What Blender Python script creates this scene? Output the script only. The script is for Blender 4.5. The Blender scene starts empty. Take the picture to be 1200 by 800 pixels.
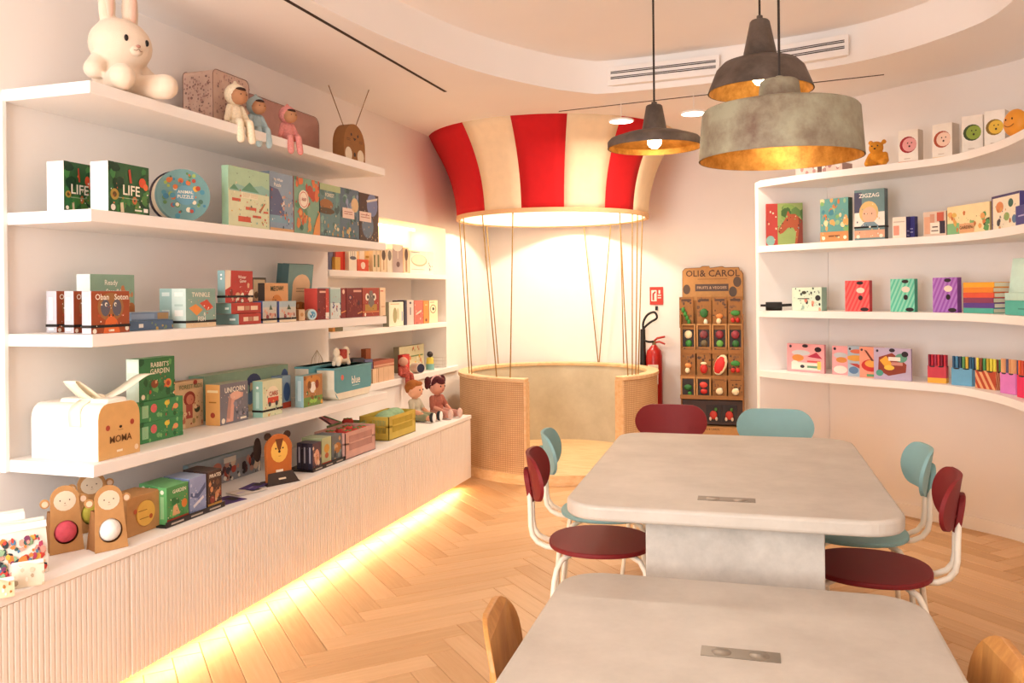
import bpy, bmesh, math, random
from mathutils import Vector, Matrix

# ---------------------------------------------------------------- camera, world, lights
F = 1000.0; EYE = 1.42; PSI = math.atan(326 / F); ROLL = 0.01; CY = 343.3   # taken from the 1200x800 frame
scene = bpy.context.scene
COL = scene.collection
cam = bpy.data.cameras.new('camera'); cam.sensor_width = 36.0; cam.lens = 36.0 * F / 1200.0
cam.shift_y = (CY - 400.0) / 1200.0; cam.clip_start = 0.05
cam_o = bpy.data.objects.new('camera', cam); COL.objects.link(cam_o)
cam_o.matrix_world = Matrix.Translation((0, 0, EYE)) @ Matrix.Rotation(PSI, 4, 'Z') @ Matrix.Rotation(math.pi / 2, 4, 'X') @ Matrix.Rotation(-ROLL, 4, 'Z')
scene.camera = cam_o
world = bpy.data.worlds.new('world'); scene.world = world; world.use_nodes = True
world.node_tree.nodes['Background'].inputs[0].default_value = (0.86, 0.92, 1.0, 1)
world.node_tree.nodes['Background'].inputs[1].default_value = 2.5
scene.view_settings.view_transform = 'Standard'; scene.view_settings.look = 'None'
scene.view_settings.exposure = 0.47; scene.view_settings.gamma = 1.0; scene.view_settings.use_curve_mapping = False
scene.cycles.use_denoising = True
scene.cycles.max_bounces = 10; scene.cycles.diffuse_bounces = 6; scene.cycles.caustics_reflective = False; scene.cycles.caustics_refractive = False
scene.cycles.sample_clamp_indirect = 6.0

def area(name, loc, rot, sx, sy, power, col, spread=math.pi, shape='RECTANGLE'):
    l = bpy.data.lights.new(name, 'AREA'); l.shape = shape; l.size = sx
    if shape == 'RECTANGLE': l.size_y = sy
    l.energy = power; l.color = col; l.spread = spread
    o = bpy.data.objects.new(name, l); COL.objects.link(o); o.location = loc; o.rotation_euler = rot
    return o
# daylight coming in through the shop window behind the camera (wall_front has the opening)
area('window_daylight', (-1.7, -1.36, 1.42), (math.radians(90), 0, 0), 1.9, 2.1, 98, (1.0, 0.97, 0.94))

HC = 2.695         # ceiling
HT = 2.90          # ceiling tray
XW = -2.77         # left wall
XS = -2.36         # left shelf fronts
XC = -2.235        # cabinet fronts
YB = 7.70          # back wall
TOPZ = 0.530        # worktop
LS = [2.192, 1.735, 1.287, 0.8225]          # left shelf tops
RS = [2.16, 1.72, 1.285, 0.88]             # right shelf tops
NA, NB, NC, NT = 1.580, 1.182, 0.797, 1.97  # niche boards

# ---------------------------------------------------------------- pixel helpers (1200x800 frame)
cr, sr, cp, sp = math.cos(ROLL), math.sin(ROLL), math.cos(PSI), math.sin(PSI)
def proj(x, y, z):
    a = x * cp + y * sp; d = -x * sp + y * cp; b = z - EYE
    return 600 + F * (a * cr - b * sr) / d, CY - F * (a * sr + b * cr) / d
def pix(px, py, z=None, X=None, Y=None, depth=None):
    a = (px - 600) / F; b = -(py - CY) / F
    ar = a * cr + b * sr; br = -a * sr + b * cr
    d = (ar * cp - sp, ar * sp + cp, br)
    t = (z - EYE) / d[2] if z is not None else X / d[0] if X is not None else Y / d[1] if Y is not None else depth
    return Vector((t * d[0], t * d[1], EYE + t * d[2]))
def slide(p, d, px, t0=0.3):
    """distance along d from p at which the column px is met"""
    t = [0.0, t0]; f = [proj(p[0] + s * d[0], p[1] + s * d[1], p[2])[0] - px for s in t]
    for _ in range(12):
        if abs(f[1] - f[0]) < 1e-9: break
        n = t[1] - f[1] * (t[1] - t[0]) / (f[1] - f[0])
        t = [t[1], n]; f = [f[1], proj(p[0] + n * d[0], p[1] + n * d[1], p[2])[0] - px]
    return t[1]
def rise(p, py):
    y0 = proj(*p)[1]; y1 = proj(p[0], p[1], p[2] + 0.1)[1]
    return 0.1 * (py - y0) / (y1 - y0)
def onx(X, z, px):
    p = Vector((X, -X * 1.6, z)); p.y += slide(p, (0, 1), px); return p

DXC = 0.09   # worktop things sit this much nearer the room than the shelf things
# ---------------------------------------------------------------- materials
def lin(h):
    h = h.lstrip('#'); c = [int(h[i:i + 2], 16) / 255 for i in (0, 2, 4)]
    return tuple(v / 12.92 if v <= 0.04045 else ((v + 0.055) / 1.055) ** 2.4 for v in c) + (1,)
MATS = {}
def M(key, col=None, rough=0.55, metal=0.0, var=0.05, scale=18.0, bump=0.0, bscale=200.0, emit=None, estr=0.0, spec=0.4, sheen=0.0, alpha=1.0, trans=0.0):
    """procedural principled: base colour varied by noise, optional bump"""
    if key in MATS: return MATS[key]
    if col is None: col = key
    m = bpy.data.materials.new(key if not key.startswith('#') else 'print_' + key[1:]); m.use_nodes = True
    nt = m.node_tree; b = nt.nodes['Principled BSDF']; c = lin(col)
    b.inputs['Roughness'].default_value = rough; b.inputs['Metallic'].default_value = metal
    b.inputs['Specular IOR Level'].default_value = spec
    if sheen: b.inputs['Sheen Weight'].default_value = sheen
    if trans: b.inputs['Transmission Weight'].default_value = trans
    b.inputs['Alpha'].default_value = alpha
    tc = nt.nodes.new('ShaderNodeTexCoord')
    if var > 0:
        n = nt.nodes.new('ShaderNodeTexNoise'); n.inputs['Scale'].default_value = scale; n.inputs['Detail'].default_value = 3
        nt.links.new(tc.outputs['Object'], n.inputs['Vector'])
        r = nt.nodes.new('ShaderNodeValToRGB')
        r.color_ramp.elements[0].position = 0.3; r.color_ramp.elements[1].position = 0.7
        r.color_ramp.elements[0].color = tuple(max(0, v * (1 - var)) for v in c[:3]) + (1,)
        r.color_ramp.elements[1].color = tuple(min(1, v * (1 + var)) for v in c[:3]) + (1,)
        nt.links.new(n.outputs['Fac'], r.inputs['Fac']); nt.links.new(r.outputs['Color'], b.inputs['Base Color'])
    else: b.inputs['Base Color'].default_value = c
    if bump:
        n2 = nt.nodes.new('ShaderNodeTexNoise'); n2.inputs['Scale'].default_value = bscale; n2.inputs['Detail'].default_value = 2
        nt.links.new(tc.outputs['Object'], n2.inputs['Vector'])
        bp = nt.nodes.new('ShaderNodeBump'); bp.inputs['Strength'].default_value = bump; bp.inputs['Distance'].default_value = 0.004
        nt.links.new(n2.outputs['Fac'], bp.inputs['Height']); nt.links.new(bp.outputs['Normal'], b.inputs['Normal'])
    if emit:
        b.inputs['Emission Color'].default_value = lin(emit); b.inputs['Emission Strength'].default_value = estr
    MATS[key] = m
    return m
def P(h): return M('#' + h.lstrip('#'), rough=0.5, var=0.04, scale=25)

def mat_wood_random(name, c0, c1):
    m = bpy.data.materials.new(name); m.use_nodes = True; nt = m.node_tree; b = nt.nodes['Principled BSDF']
    tc = nt.nodes.new('ShaderNodeTexCoord'); oi = nt.nodes.new('ShaderNodeObjectInfo')
    mp = nt.nodes.new('ShaderNodeMapping'); mp.inputs['Scale'].default_value = (2.5, 38, 10)
    add = nt.nodes.new('ShaderNodeVectorMath'); add.operation = 'ADD'
    mul = nt.nodes.new('ShaderNodeVectorMath'); mul.operation = 'SCALE'; mul.inputs[3].default_value = 37.0
    nt.links.new(oi.outputs['Random'], mul.inputs[0])
    nt.links.new(tc.outputs['Object'], mp.inputs['Vector']); nt.links.new(mp.outputs['Vector'], add.inputs[0]); nt.links.new(mul.outputs['Vector'], add.inputs[1])
    n = nt.nodes.new('ShaderNodeTexNoise'); n.inputs['Scale'].default_value = 1.6; n.inputs['Detail'].default_value = 5; n.inputs['Roughness'].default_value = 0.6
    nt.links.new(add.outputs['Vector'], n.inputs['Vector'])
    mx = nt.nodes.new('ShaderNodeMath'); mx.operation = 'MULTIPLY_ADD'; mx.inputs[1].default_value = 0.55
    nt.links.new(n.outputs['Fac'], mx.inputs[0])
    m2 = nt.nodes.new('ShaderNodeMath'); m2.operation = 'MULTIPLY'; m2.inputs[1].default_value = 0.45
    nt.links.new(oi.outputs['Random'], m2.inputs[0]); nt.links.new(m2.outputs[0], mx.inputs[2])
    r = nt.nodes.new('ShaderNodeValToRGB'); r.color_ramp.elements[0].color = lin(c0); r.color_ramp.elements[1].color = lin(c1)
    r.color_ramp.elements[0].position = 0.2; r.color_ramp.elements[1].position = 0.8
    nt.links.new(mx.outputs[0], r.inputs['Fac']); nt.links.new(r.outputs['Color'], b.inputs['Base Color'])
    b.inputs['Roughness'].default_value = 0.42; b.inputs['Specular IOR Level'].default_value = 0.35
    return m
def mat_wicker():
    m = bpy.data.materials.new('woven_cane'); m.use_nodes = True; nt = m.node_tree; b = nt.nodes['Principled BSDF']
    uv = nt.nodes.new('ShaderNodeUVMap')
    w = []
    for d in ('X', 'Y'):
        t = nt.nodes.new('ShaderNodeTexWave'); t.wave_type = 'BANDS'; t.bands_direction = d; t.inputs['Scale'].default_value = 21; t.inputs['Distortion'].default_value = 0.4
        nt.links.new(uv.outputs['UV'], t.inputs['Vector']); w.append(t)
    mul = nt.nodes.new('ShaderNodeMath'); mul.operation = 'MULTIPLY'
    nt.links.new(w[0].outputs['Fac'], mul.inputs[0]); nt.links.new(w[1].outputs['Fac'], mul.inputs[1])
    n = nt.nodes.new('ShaderNodeTexNoise'); n.inputs['Scale'].default_value = 9; nt.links.new(uv.outputs['UV'], n.inputs['Vector'])
    ad = nt.nodes.new('ShaderNodeMath'); ad.operation = 'MULTIPLY_ADD'; ad.inputs[1].default_value = 0.3
    nt.links.new(n.outputs['Fac'], ad.inputs[0]); nt.links.new(mul.outputs[0], ad.inputs[2])
    r = nt.nodes.new('ShaderNodeValToRGB'); r.color_ramp.elements[0].color = lin('#b08252'); r.color_ramp.elements[1].color = lin('#ecc99c')
    nt.links.new(ad.outputs[0], r.inputs['Fac']); nt.links.new(r.outputs['Color'], b.inputs['Base Color'])
    bp = nt.nodes.new('ShaderNodeBump'); bp.inputs['Strength'].default_value = 0.6; bp.inputs['Distance'].default_value = 0.004
    nt.links.new(mul.outputs[0], bp.inputs['Height']); nt.links.new(bp.outputs['Normal'], b.inputs['Normal'])
    b.inputs['Roughness'].default_value = 0.6
    return m
def mat_two(name, c0, c1, scale, rough=0.6, bump=0.15, lo=0.35, hi=0.65, stretch=(1, 1, 1), detail=6, metal=0.0):
    m = bpy.data.materials.new(name); m.use_nodes = True; nt = m.node_tree; b = nt.nodes['Principled BSDF']
    tc = nt.nodes.new('ShaderNodeTexCoord'); mp = nt.nodes.new('ShaderNodeMapping'); mp.inputs['Scale'].default_value = stretch
    n = nt.nodes.new('ShaderNodeTexNoise'); n.inputs['Scale'].default_value = scale; n.inputs['Detail'].default_value = detail; n.inputs['Roughness'].default_value = 0.65
    nt.links.new(tc.outputs['Object'], mp.inputs['Vector']); nt.links.new(mp.outputs['Vector'], n.inputs['Vector'])
    r = nt.nodes.new('ShaderNodeValToRGB'); r.color_ramp.elements[0].color = lin(c0); r.color_ramp.elements[1].color = lin(c1)
    r.color_ramp.elements[0].position = lo; r.color_ramp.elements[1].position = hi
    nt.links.new(n.outputs['Fac'], r.inputs['Fac']); nt.links.new(r.outputs['Color'], b.inputs['Base Color'])
    bp = nt.nodes.new('ShaderNodeBump'); bp.inputs['Strength'].default_value = bump; bp.inputs['Distance'].default_value = 0.003
    nt.links.new(n.outputs['Fac'], bp.inputs['Height']); nt.links.new(bp.outputs['Normal'], b.inputs['Normal'])
    b.inputs['Roughness'].default_value = rough; b.inputs['Metallic'].default_value = metal
    return m
WALL = M('wall_paint', '#f1ece8', rough=0.85, var=0.015, scale=3, bump=0.03, bscale=120)
CEIL = M('ceiling_paint', '#f3efec', rough=0.9, var=0.012, scale=2, bump=0.02, bscale=100)
WHITE = M('white_lacquer', '#f4f0ec', rough=0.5, var=0.015, scale=4)
CABW = M('cabinet_white', '#f0eae3', rough=0.5, var=0.015, scale=4)
CONC = mat_two('microcement', '#b0a89d', '#c8c0b5', 5.0, rough=0.5, bump=0.05, lo=0.25, hi=0.75)
CONC2 = mat_two('rough_cement', '#a8a39b', '#cbc6bd', 7.0, rough=0.7, bump=0.2, lo=0.3, hi=0.7)
PLAST = mat_two('basket_plaster', '#b3a890', '#c8bea6', 4.0, rough=0.7, bump=0.08, lo=0.3, hi=0.7)
CANE = mat_wicker()
OAK = mat_two('pale_oak', '#d9ae7c', '#e9c79b', 6.0, rough=0.5, bump=0.05, stretch=(1, 6, 6))
PLY = mat_two('birch_plywood', '#b5793c', '#cd9350', 4.0, rough=0.42, bump=0.03, stretch=(8, 8, 1))
FLOORM = mat_wood_random('oak_plank', '#c09263', '#ddb488')
REDP = M('chair_red', '#7c171b', rough=0.6, var=0.02)
TEALP = M('chair_teal', '#8ab4b6', rough=0.6, var=0.02)
TUBE = M('white_tube', '#f3ead8', rough=0.35, var=0.01)
CREAMF = M('canopy_cream', '#eed3ae', rough=0.9, var=0.03, bump=0.1, bscale=400)
REDF = M('canopy_red', '#c8141a', rough=0.9, var=0.03, bump=0.1, bscale=400)
ROPE = M('jute_rope', '#a8854e', rough=0.9, var=0.15, scale=150, bump=0.4, bscale=300)
BLACK = M('black_plastic', '#17120f', rough=0.45, var=0.02)
KRAFT = M('kraft_card', '#b98a57', rough=0.85, var=0.06, scale=40, bump=0.05, bscale=300)
KRAFT2 = M('kraft_card_dark', '#9a6b3f', rough=0.85, var=0.06, scale=40, bump=0.05, bscale=300)
RUSTO = mat_two('lamp_patina', '#6b5646', '#97937c', 7.0, rough=0.6, bump=0.15, lo=0.32, hi=0.62)
RUSTD = mat_two('lamp_patina_dark', '#40332b', '#63544a', 9.0, rough=0.55, bump=0.15)
GOLD = mat_two('lamp_gold_inside', '#a5702c', '#d29a48', 22.0, rough=0.4, bump=0.1, metal=0.6)
BULB = M('bulb_glow', '#fff0d0', var=0, emit='#ffe2b0', estr=16)
LEDM = M('led_glow', '#fff0d0', var=0, emit='#ffc776', estr=14)
DISC = M('spot_glow', '#ffffff', var=0, emit='#fff3e0', estr=5)

# ---------------------------------------------------------------- mesh builder
def basis(d):
    d = d.normalized(); u = d.cross(Vector((0, 0, 1)))
    if u.length < 1e-4: u = d.cross(Vector((1, 0, 0)))
    u.normalize(); return u, u.cross(d)
class MB:
    def __init__(s): s.v = []; s.f = []; s.m = []; s.uv = {}
    def face(s, idx, mi=0): s.f.append(tuple(idx)); s.m.append(mi)
    def add(s, vs): n = len(s.v); s.v += [Vector(x) for x in vs]; return n
    def box(s, x0, y0, z0, x1, y1, z1, mi=0, faces=None, mat=None):
        """faces: material indices for front(-y), left(-x), top, right, back, bottom"""
        c = [(x0, y0, z0), (x1, y0, z0), (x1, y1, z0), (x0, y1, z0), (x0, y0, z1), (x1, y0, z1), (x1, y1, z1), (x0, y1, z1)]
        if mat is not None: c = [mat @ Vector(p) for p in c]
        n = s.add(c); q = [(0, 1, 5, 4), (3, 0, 4, 7), (4, 5, 6, 7), (1, 2, 6, 5), (2, 3, 7, 6), (3, 2, 1, 0)]
        for k, t in enumerate(q): s.face([n + i for i in t], faces[k] if faces else mi)
        return s
    def tube(s, pts, r, n=8, mi=0, caps=True, closed=False):
        pts = [Vector(p) for p in pts]; k = len(pts); rr = r if isinstance(r, (list, tuple)) else [r] * k
        rings = []; prev = None
        for i, p in enumerate(pts):
            a = pts[(i - 1) % k] if (closed or i > 0) else p; b = pts[(i + 1) % k] if (closed or i < k - 1) else p
            d = (b - a).normalized()
            if prev is None: u, w = basis(d)
            else:
                u = prev - d * prev.dot(d)
                u = u.normalized() if u.length > 1e-6 else basis(d)[0]
                w = u.cross(d)
            prev = u
            rings.append(s.add([p + (u * math.cos(2 * math.pi * j / n) + w * math.sin(2 * math.pi * j / n)) * rr[i] for j in range(n)]))
        for i in range(k if closed else k - 1):
            a, b = rings[i], rings[(i + 1) % k]
            for j in range(n): s.face((a + j, b + j, b + (j + 1) % n, a + (j + 1) % n), mi)
        if caps and not closed:
            s.face([rings[0] + j for j in range(n)], mi); s.face([rings[-1] + j for j in reversed(range(n))], mi)
        return s
    def lathe(s, prof, n=32, mi=0, c=(0, 0, 0), a0=0.0, a1=2 * math.pi, mis=None):
        full = abs(a1 - a0 - 2 * math.pi) < 1e-6; k = n if full else n + 1; rings = []
        for r, z in prof:
            rings.append(s.add([(c[0] + r * math.cos(a0 + (a1 - a0) * j / n), c[1] + r * math.sin(a0 + (a1 - a0) * j / n), c[2] + z) for j in range(k)]))
        for i in range(len(prof) - 1):
            for j in range(n):
                q = (j + 1) % k
                s.face((rings[i] + j, rings[i] + q, rings[i + 1] + q, rings[i + 1] + j), mis[i] if mis else mi)
        return s
    def ell(s, c, r, n=14, mi=0, rot=None):
        if not isinstance(r, (tuple, list)): r = (r, r, r)
        c = Vector(c); h = n // 2; rings = []
        def tr(p): p = Vector((p[0] * r[0], p[1] * r[1], p[2] * r[2])); return c + (rot @ p if rot is not None else p)
        top = s.add([tr((0, 0, 1))])
        for i in range(1, h):
            t = math.pi * i / h
            rings.append(s.add([tr((math.sin(t) * math.cos(2 * math.pi * j / n), math.sin(t) * math.sin(2 * math.pi * j / n), math.cos(t))) for j in range(n)]))
        bot = s.add([tr((0, 0, -1))])
        for j in range(n):
            q = (j + 1) % n
            s.face((top, rings[0] + j, rings[0] + q), mi); s.face((bot, rings[-1] + q, rings[-1] + j), mi)
            for a, b in zip(rings, rings[1:]): s.face((a + j, b + j, b + q, a + q), mi)
        return s
    def limb(s, p0, p1, r0, r1, mi=0):
        p0, p1 = Vector(p0), Vector(p1)
        s.tube([p0.lerp(p1, t) for t in (0, .33, .66, 1)], [r0, r0 + (r1 - r0) * .33, r0 + (r1 - r0) * .66, r1], 12, mi)
        s.ell(p0, r0, 12, mi); s.ell(p1, r1, 12, mi); return s
    def prism(s, out, z0, z1, mi=0, fn=None, side=None):
        """outline (u,v) extruded from z0 to z1; fn maps (u,v,w)->local"""
        fn = fn or (lambda u, v, w: (u, v, w)); k = len(out)
        a = s.add([fn(u, v, z0) for u, v in out]); b = s.add([fn(u, v, z1) for u, v in out])
        s.face([a + i for i in reversed(range(k))], mi); s.face([b + i for i in range(k)], mi)
        for i in range(k): s.face((a + i, a + (i + 1) % k, b + (i + 1) % k, b + i), mi if side is None else side)
        return s
    def build(s, name, mats, parent=None, smooth=False, bevel=0.0, seg=2, loc=None, remesh=0.0, auto=None):
        me = bpy.data.meshes.new(name); me.from_pydata([tuple(v) for v in s.v], [], s.f)
        if not isinstance(mats, (list, tuple)): mats = [mats]
        for m in mats: me.materials.append(m)
        if any(s.m): me.polygons.foreach_set('material_index', s.m)
        bm = bmesh.new(); bm.from_mesh(me); bmesh.ops.recalc_face_normals(bm, faces=bm.faces[:]); bm.to_mesh(me); bm.free()
        if smooth:
            me.polygons.foreach_set('use_smooth', [True] * len(me.polygons))
            if auto is not None: me.set_sharp_from_angle(angle=math.radians(auto))
        o = bpy.data.objects.new(name, me); COL.objects.link(o)
        if parent is not None: o.parent = parent
        if loc is not None: o.location = loc
        if remesh:
            r = o.modifiers.new('Remesh', 'REMESH'); r.mode = 'VOXEL'; r.voxel_size = remesh; r.use_smooth_shade = True
            q = o.modifiers.new('Smooth', 'SMOOTH'); q.factor = 0.5; q.iterations = 6
        if bevel:
            b = o.modifiers.new('Bevel', 'BEVEL'); b.width = bevel; b.segments = seg; b.limit_method = 'ANGLE'; b.angle_limit = math.radians(40)
        return o
def tag(o, label=None, cat=None, group=None, kind=None):
    if label: o['label'] = label
    if cat: o['category'] = cat
    if group: o['group'] = group
    if kind: o['kind'] = kind
    return o
def thing(name, label, cat, loc=(0, 0, 0), yaw=0.0, group=None):
    o = bpy.data.objects.new(name, None); o.empty_display_size = 0.05; COL.objects.link(o)
    o.location = loc; o.rotation_euler = (0, 0, yaw)
    return tag(o, label, cat, group)
def rrect(w, h, r, n=6, cx=0, cy=0):
    out = []
    for sx, sy, a in ((1, 1, 0), (-1, 1, 90), (-1, -1, 180), (1, -1, 270)):
        for i in range(n + 1):
            t = math.radians(a + 90 * i / n)
            out.append((cx + sx * (w / 2 - r) + r * math.cos(t), cy + sy * (h / 2 - r) + r * math.sin(t)))
    return out
def circ(u, v, ru, rv=None, n=18):
    rv = ru if rv is None else rv
    return [(u + ru * math.cos(2 * math.pi * i / n), v + rv * math.sin(2 * math.pi * i / n)) for i in range(n)]
def text_geo(s, size=1.0, bold=0.02):
    c = bpy.data.curves.new('t', 'FONT'); c.body = s; c.size = size; c.resolution_u = 2; c.offset = bold * size; c.align_x = 'LEFT'
    o = bpy.data.objects.new('t', c); me = bpy.data.meshes.new_from_object(o)
    vs = [v.co.copy() for v in me.vertices]; fs = [tuple(p.vertices) for p in me.polygons]
    bpy.data.objects.remove(o); bpy.data.curves.remove(c); bpy.data.meshes.remove(me)
    return vs, fs
TCACHE = {}
def put_text(mb, s, mi, fn, cu, cv, height, maxw=None, bold=0.02, slant=0.0):
    """text centred on (cu,cv) in face metres, glyph height 'height'"""
    if (s, bold) not in TCACHE: TCACHE[(s, bold)] = text_geo(s, 1.0, bold)
    vs, fs = TCACHE[(s, bold)]
    if not vs: return
    x0 = min(v.x for v in vs); x1 = max(v.x for v in vs); y0 = min(v.y for v in vs); y1 = max(v.y for v in vs)
    k = height / max(y1 - y0, 1e-6); kx = k
    if maxw and (x1 - x0) * k > maxw: kx = maxw / (x1 - x0); k = max(kx, k * 0.8)
    n = mb.add([fn(cu + (v.x - (x0 + x1) / 2) * kx + slant * (v.y - y0) * k, cv + (v.y - (y0 + y1) / 2) * k, 0) for v in vs])
    for f in fs: mb.face([n + i for i in f], mi)

# ---------------------------------------------------------------- flat print on faces
def clip_rect(pts, W, H):
    for ax, lim, sg in ((0, 0.0, 1), (0, W, -1), (1, 0.0, 1), (1, H, -1)):
        out = []
        for a, c in zip(pts, pts[1:] + pts[:1]):
            da, dc = sg * (a[ax] - lim), sg * (c[ax] - lim)
            if da >= 0: out.append(a)
            if da * dc < 0:
                t = da / (da - dc); out.append((a[0] + (c[0] - a[0]) * t, a[1] + (c[1] - a[1]) * t))
        pts = out
        if not pts: break
    return pts
def busy(art, seed):
    """small illustrated details in the cover's own colours"""
    cols = []
    for a in art:
        c = a[3] if a[0] == 'b' else a[2] if a[0] in 'ps' else a[5]
        cols += list(c) if isinstance(c, (list, tuple)) else [c]
    if len(cols) < 4: return list(art)
    tx = [a for a in art if a[0] == 't']; body = [a for a in art if a[0] != 't']
    return body + [('b', 22, seed, cols, .008, .026, (.04, .06, .96, .74))] + tx
def art_mesh(root, art, fn, W, H, pname, lname='lettering'):
    """flat print. art entries use 0..1 face coordinates; fn(u,v,eps)->root local"""
    mb = MB(); tb = MB(); mats = []; tm = []; lay = 0.0004
    def mi(c, lst):
        m = P(c)
        if m not in lst: lst.append(m)
        return lst.index(m)
    def poly(pts, c):
        nonlocal lay
        pts = clip_rect(pts, W, H)
        if len(pts) < 3: return
        n = mb.add([fn(u, v, lay) for u, v in pts]); mb.face(range(n, n + len(pts)), mi(c, mats)); lay += 0.00007
    for a in art:
        k = a[0]
        if k == 'r': poly([(a[1] * W, a[2] * H), (a[3] * W, a[2] * H), (a[3] * W, a[4] * H), (a[1] * W, a[4] * H)], a[5])
        elif k == 'e': poly(circ(a[1] * W, a[2] * H, a[3] * W, a[4] * H if a[4] else a[3] * W, 16), a[5])
        elif k == 'p': poly([(u * W, v * H) for u, v in a[1]], a[2])
        elif k == 'b':
            rnd = random.Random(a[2]); reg = a[6] if len(a) > 6 else (0, 0, 1, 1)
            for _ in range(a[1]):
                u = rnd.uniform(reg[0], reg[2]) * W; v = rnd.uniform(reg[1], reg[3]) * H; r = rnd.uniform(a[4], a[5]) * H
                n = rnd.randint(5, 9); ph = rnd.random() * 6; q = rnd.uniform(0.5, 1.2)
                poly([(u + r * q * rnd.uniform(.7, 1.1) * math.cos(ph + 6.283 * i / n), v + r * rnd.uniform(.7, 1.1) * math.sin(ph + 6.283 * i / n)) for i in range(n)], rnd.choice(a[3]))
        elif k == 's':   # diagonal stripes
            n = a[1]
            for i in range(-n, n):
                if i % 2: continue
                poly([(W * i / n, 0), (W * (i + 1) / n, 0), (W * (i + 1 + a[3]) / n, H), (W * (i + a[3]) / n, H)], a[2])
        elif k == 't':
            e = lay + 0.0009
            put_text(tb, a[1], mi(a[5], tm), lambda u, v, w, e=e: fn(u, v, e), a[2] * W, a[3] * H, a[4] * H, (a[6] if len(a) > 6 else 0.92) * W, 0.014)
    if mb.v: mb.build(pname, mats, root)
    if tb.v: tb.build(lname, tm, root)
def face_fn(w, d, h, which):
    return {'F': (lambda u, v, e: (-w / 2 + u, -d / 2 - e, v), w, h),
            'E': (lambda u, v, e: (-w / 2 - e, d / 2 - u, v), d, h),
            'R': (lambda u, v, e: (w / 2 + e, -d / 2 + u, v), d, h),
            'T': (lambda u, v, e: (-w / 2 + u, -d / 2 + v, h + e), w, d)}[which]
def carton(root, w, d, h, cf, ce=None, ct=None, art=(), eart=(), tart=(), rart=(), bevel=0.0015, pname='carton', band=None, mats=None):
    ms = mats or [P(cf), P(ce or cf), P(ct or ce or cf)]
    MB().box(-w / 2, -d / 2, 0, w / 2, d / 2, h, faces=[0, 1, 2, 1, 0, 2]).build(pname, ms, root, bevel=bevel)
    for a, k, n, l in ((art, 'F', 'cover_print', 'lettering'), (eart, 'E', 'spine_print', 'spine_lettering'), (tart, 'T', 'top_print', 'top_lettering'), (rart, 'R', 'side_print', 'side_lettering')):
        if a:
            fn, W, H = face_fn(w, d, h, k); art_mesh(root, a, fn, W, H, n, l)
    if band is not None:
        z = band * h; t = 0.0018; b = MB()
        b.box(-w / 2 - t, -d / 2 - t, z - 0.005, w / 2 + t, d / 2 + t, z + 0.005); b.build('elastic_band', BLACK, root)
def lbox(z, X, p0, p1, top, end, name, label, cat, cf, ce=None, ct=None, group=None, art=(), eart=(), tart=(), band=None, yaw=0.0, dz=0.0, height=None, **k):
    """box on a left-hand board; p0/p1 columns of the front face, end = column of the far edge of the visible end, or depth in metres"""
    if abs(z - TOPZ) < .001: X += DXC
    q = onx(X, z + dz, p0); th = math.pi / 2 + math.radians(yaw); dx = Vector((math.cos(th), math.sin(th), 0)); dy = Vector((-math.sin(th), math.cos(th), 0))
    w = slide(q, dx, p1); h = height or rise(q, top)
    d = slide(q, dy, end, 0.1) if end > 3 else end
    c = q + dx * w / 2 + dy * d / 2
    r = thing(name, label, cat, (c.x, c.y, z + dz + 0.0006), th, group)
    if name in ('game_box', 'puzzle_box', 'card_game'): art = busy(art, len(label) * 7 + int(p0))
    carton(r, w, d, h, cf, ce, ct, art, eart, tart, band=band, **k)
    return r, w, d, h
# ================================================================ the room
def smooth3(pts, n=5):
    pts = [Vector(p) for p in pts]; ext = [2 * pts[0] - pts[1]] + pts + [2 * pts[-1] - pts[-2]]; out = []
    for i in range(1, len(ext) - 2):
        p0, p1, p2, p3 = ext[i - 1:i + 3]
        for j in range(n):
            t = j / n; out.append(0.5 * ((2 * p1) + (p2 - p0) * t + (2 * p0 - 5 * p1 + 4 * p2 - p3) * t * t + (3 * p1 - p0 - 3 * p2 + p3) * t ** 3))
    return out + [pts[-1]]
def struct(o, label=None):
    o['kind'] = 'structure'
    if label: o['label'] = label
    return o
YF = -1.4
n0 = onx(XW, NB, 385).y; n1 = onx(XW, NB, 523).y; ND = 0.32; NZ0 = NC - 0.05
# left wall with the lit niche cut into it
b = MB()
def quadx(x, y0, z0, y1, z1): n = b.add([(x, y0, z0), (x, y1, z0), (x, y1, z1), (x, y0, z1)]); b.face(range(n, n + 4))
quadx(XW, YF, 0, n0, HC); quadx(XW, n1, 0, YB, HC); quadx(XW, n0, 0, n1, NZ0); quadx(XW, n0, NT, n1, HC)
b.box(XW - ND, n0, NZ0, XW, n1, NT); b.f.pop(-3); b.m.pop(-3)   # drop the open (+x) side of the recess
wl = MB(); wl.v = b.v; wl.f = b.f; wl.m = b.m
me = bpy.data.meshes.new('wall_left'); me.from_pydata([tuple(v) for v in b.v], [], b.f); me.materials.append(WALL)
o = bpy.data.objects.new('wall_left', me); COL.objects.link(o); struct(o)
# back wall
b = MB(); b.box(XW - 0.1, YB, 0, 0.4, YB + 0.1, HC); struct(b.build('wall_back', WALL))
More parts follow.
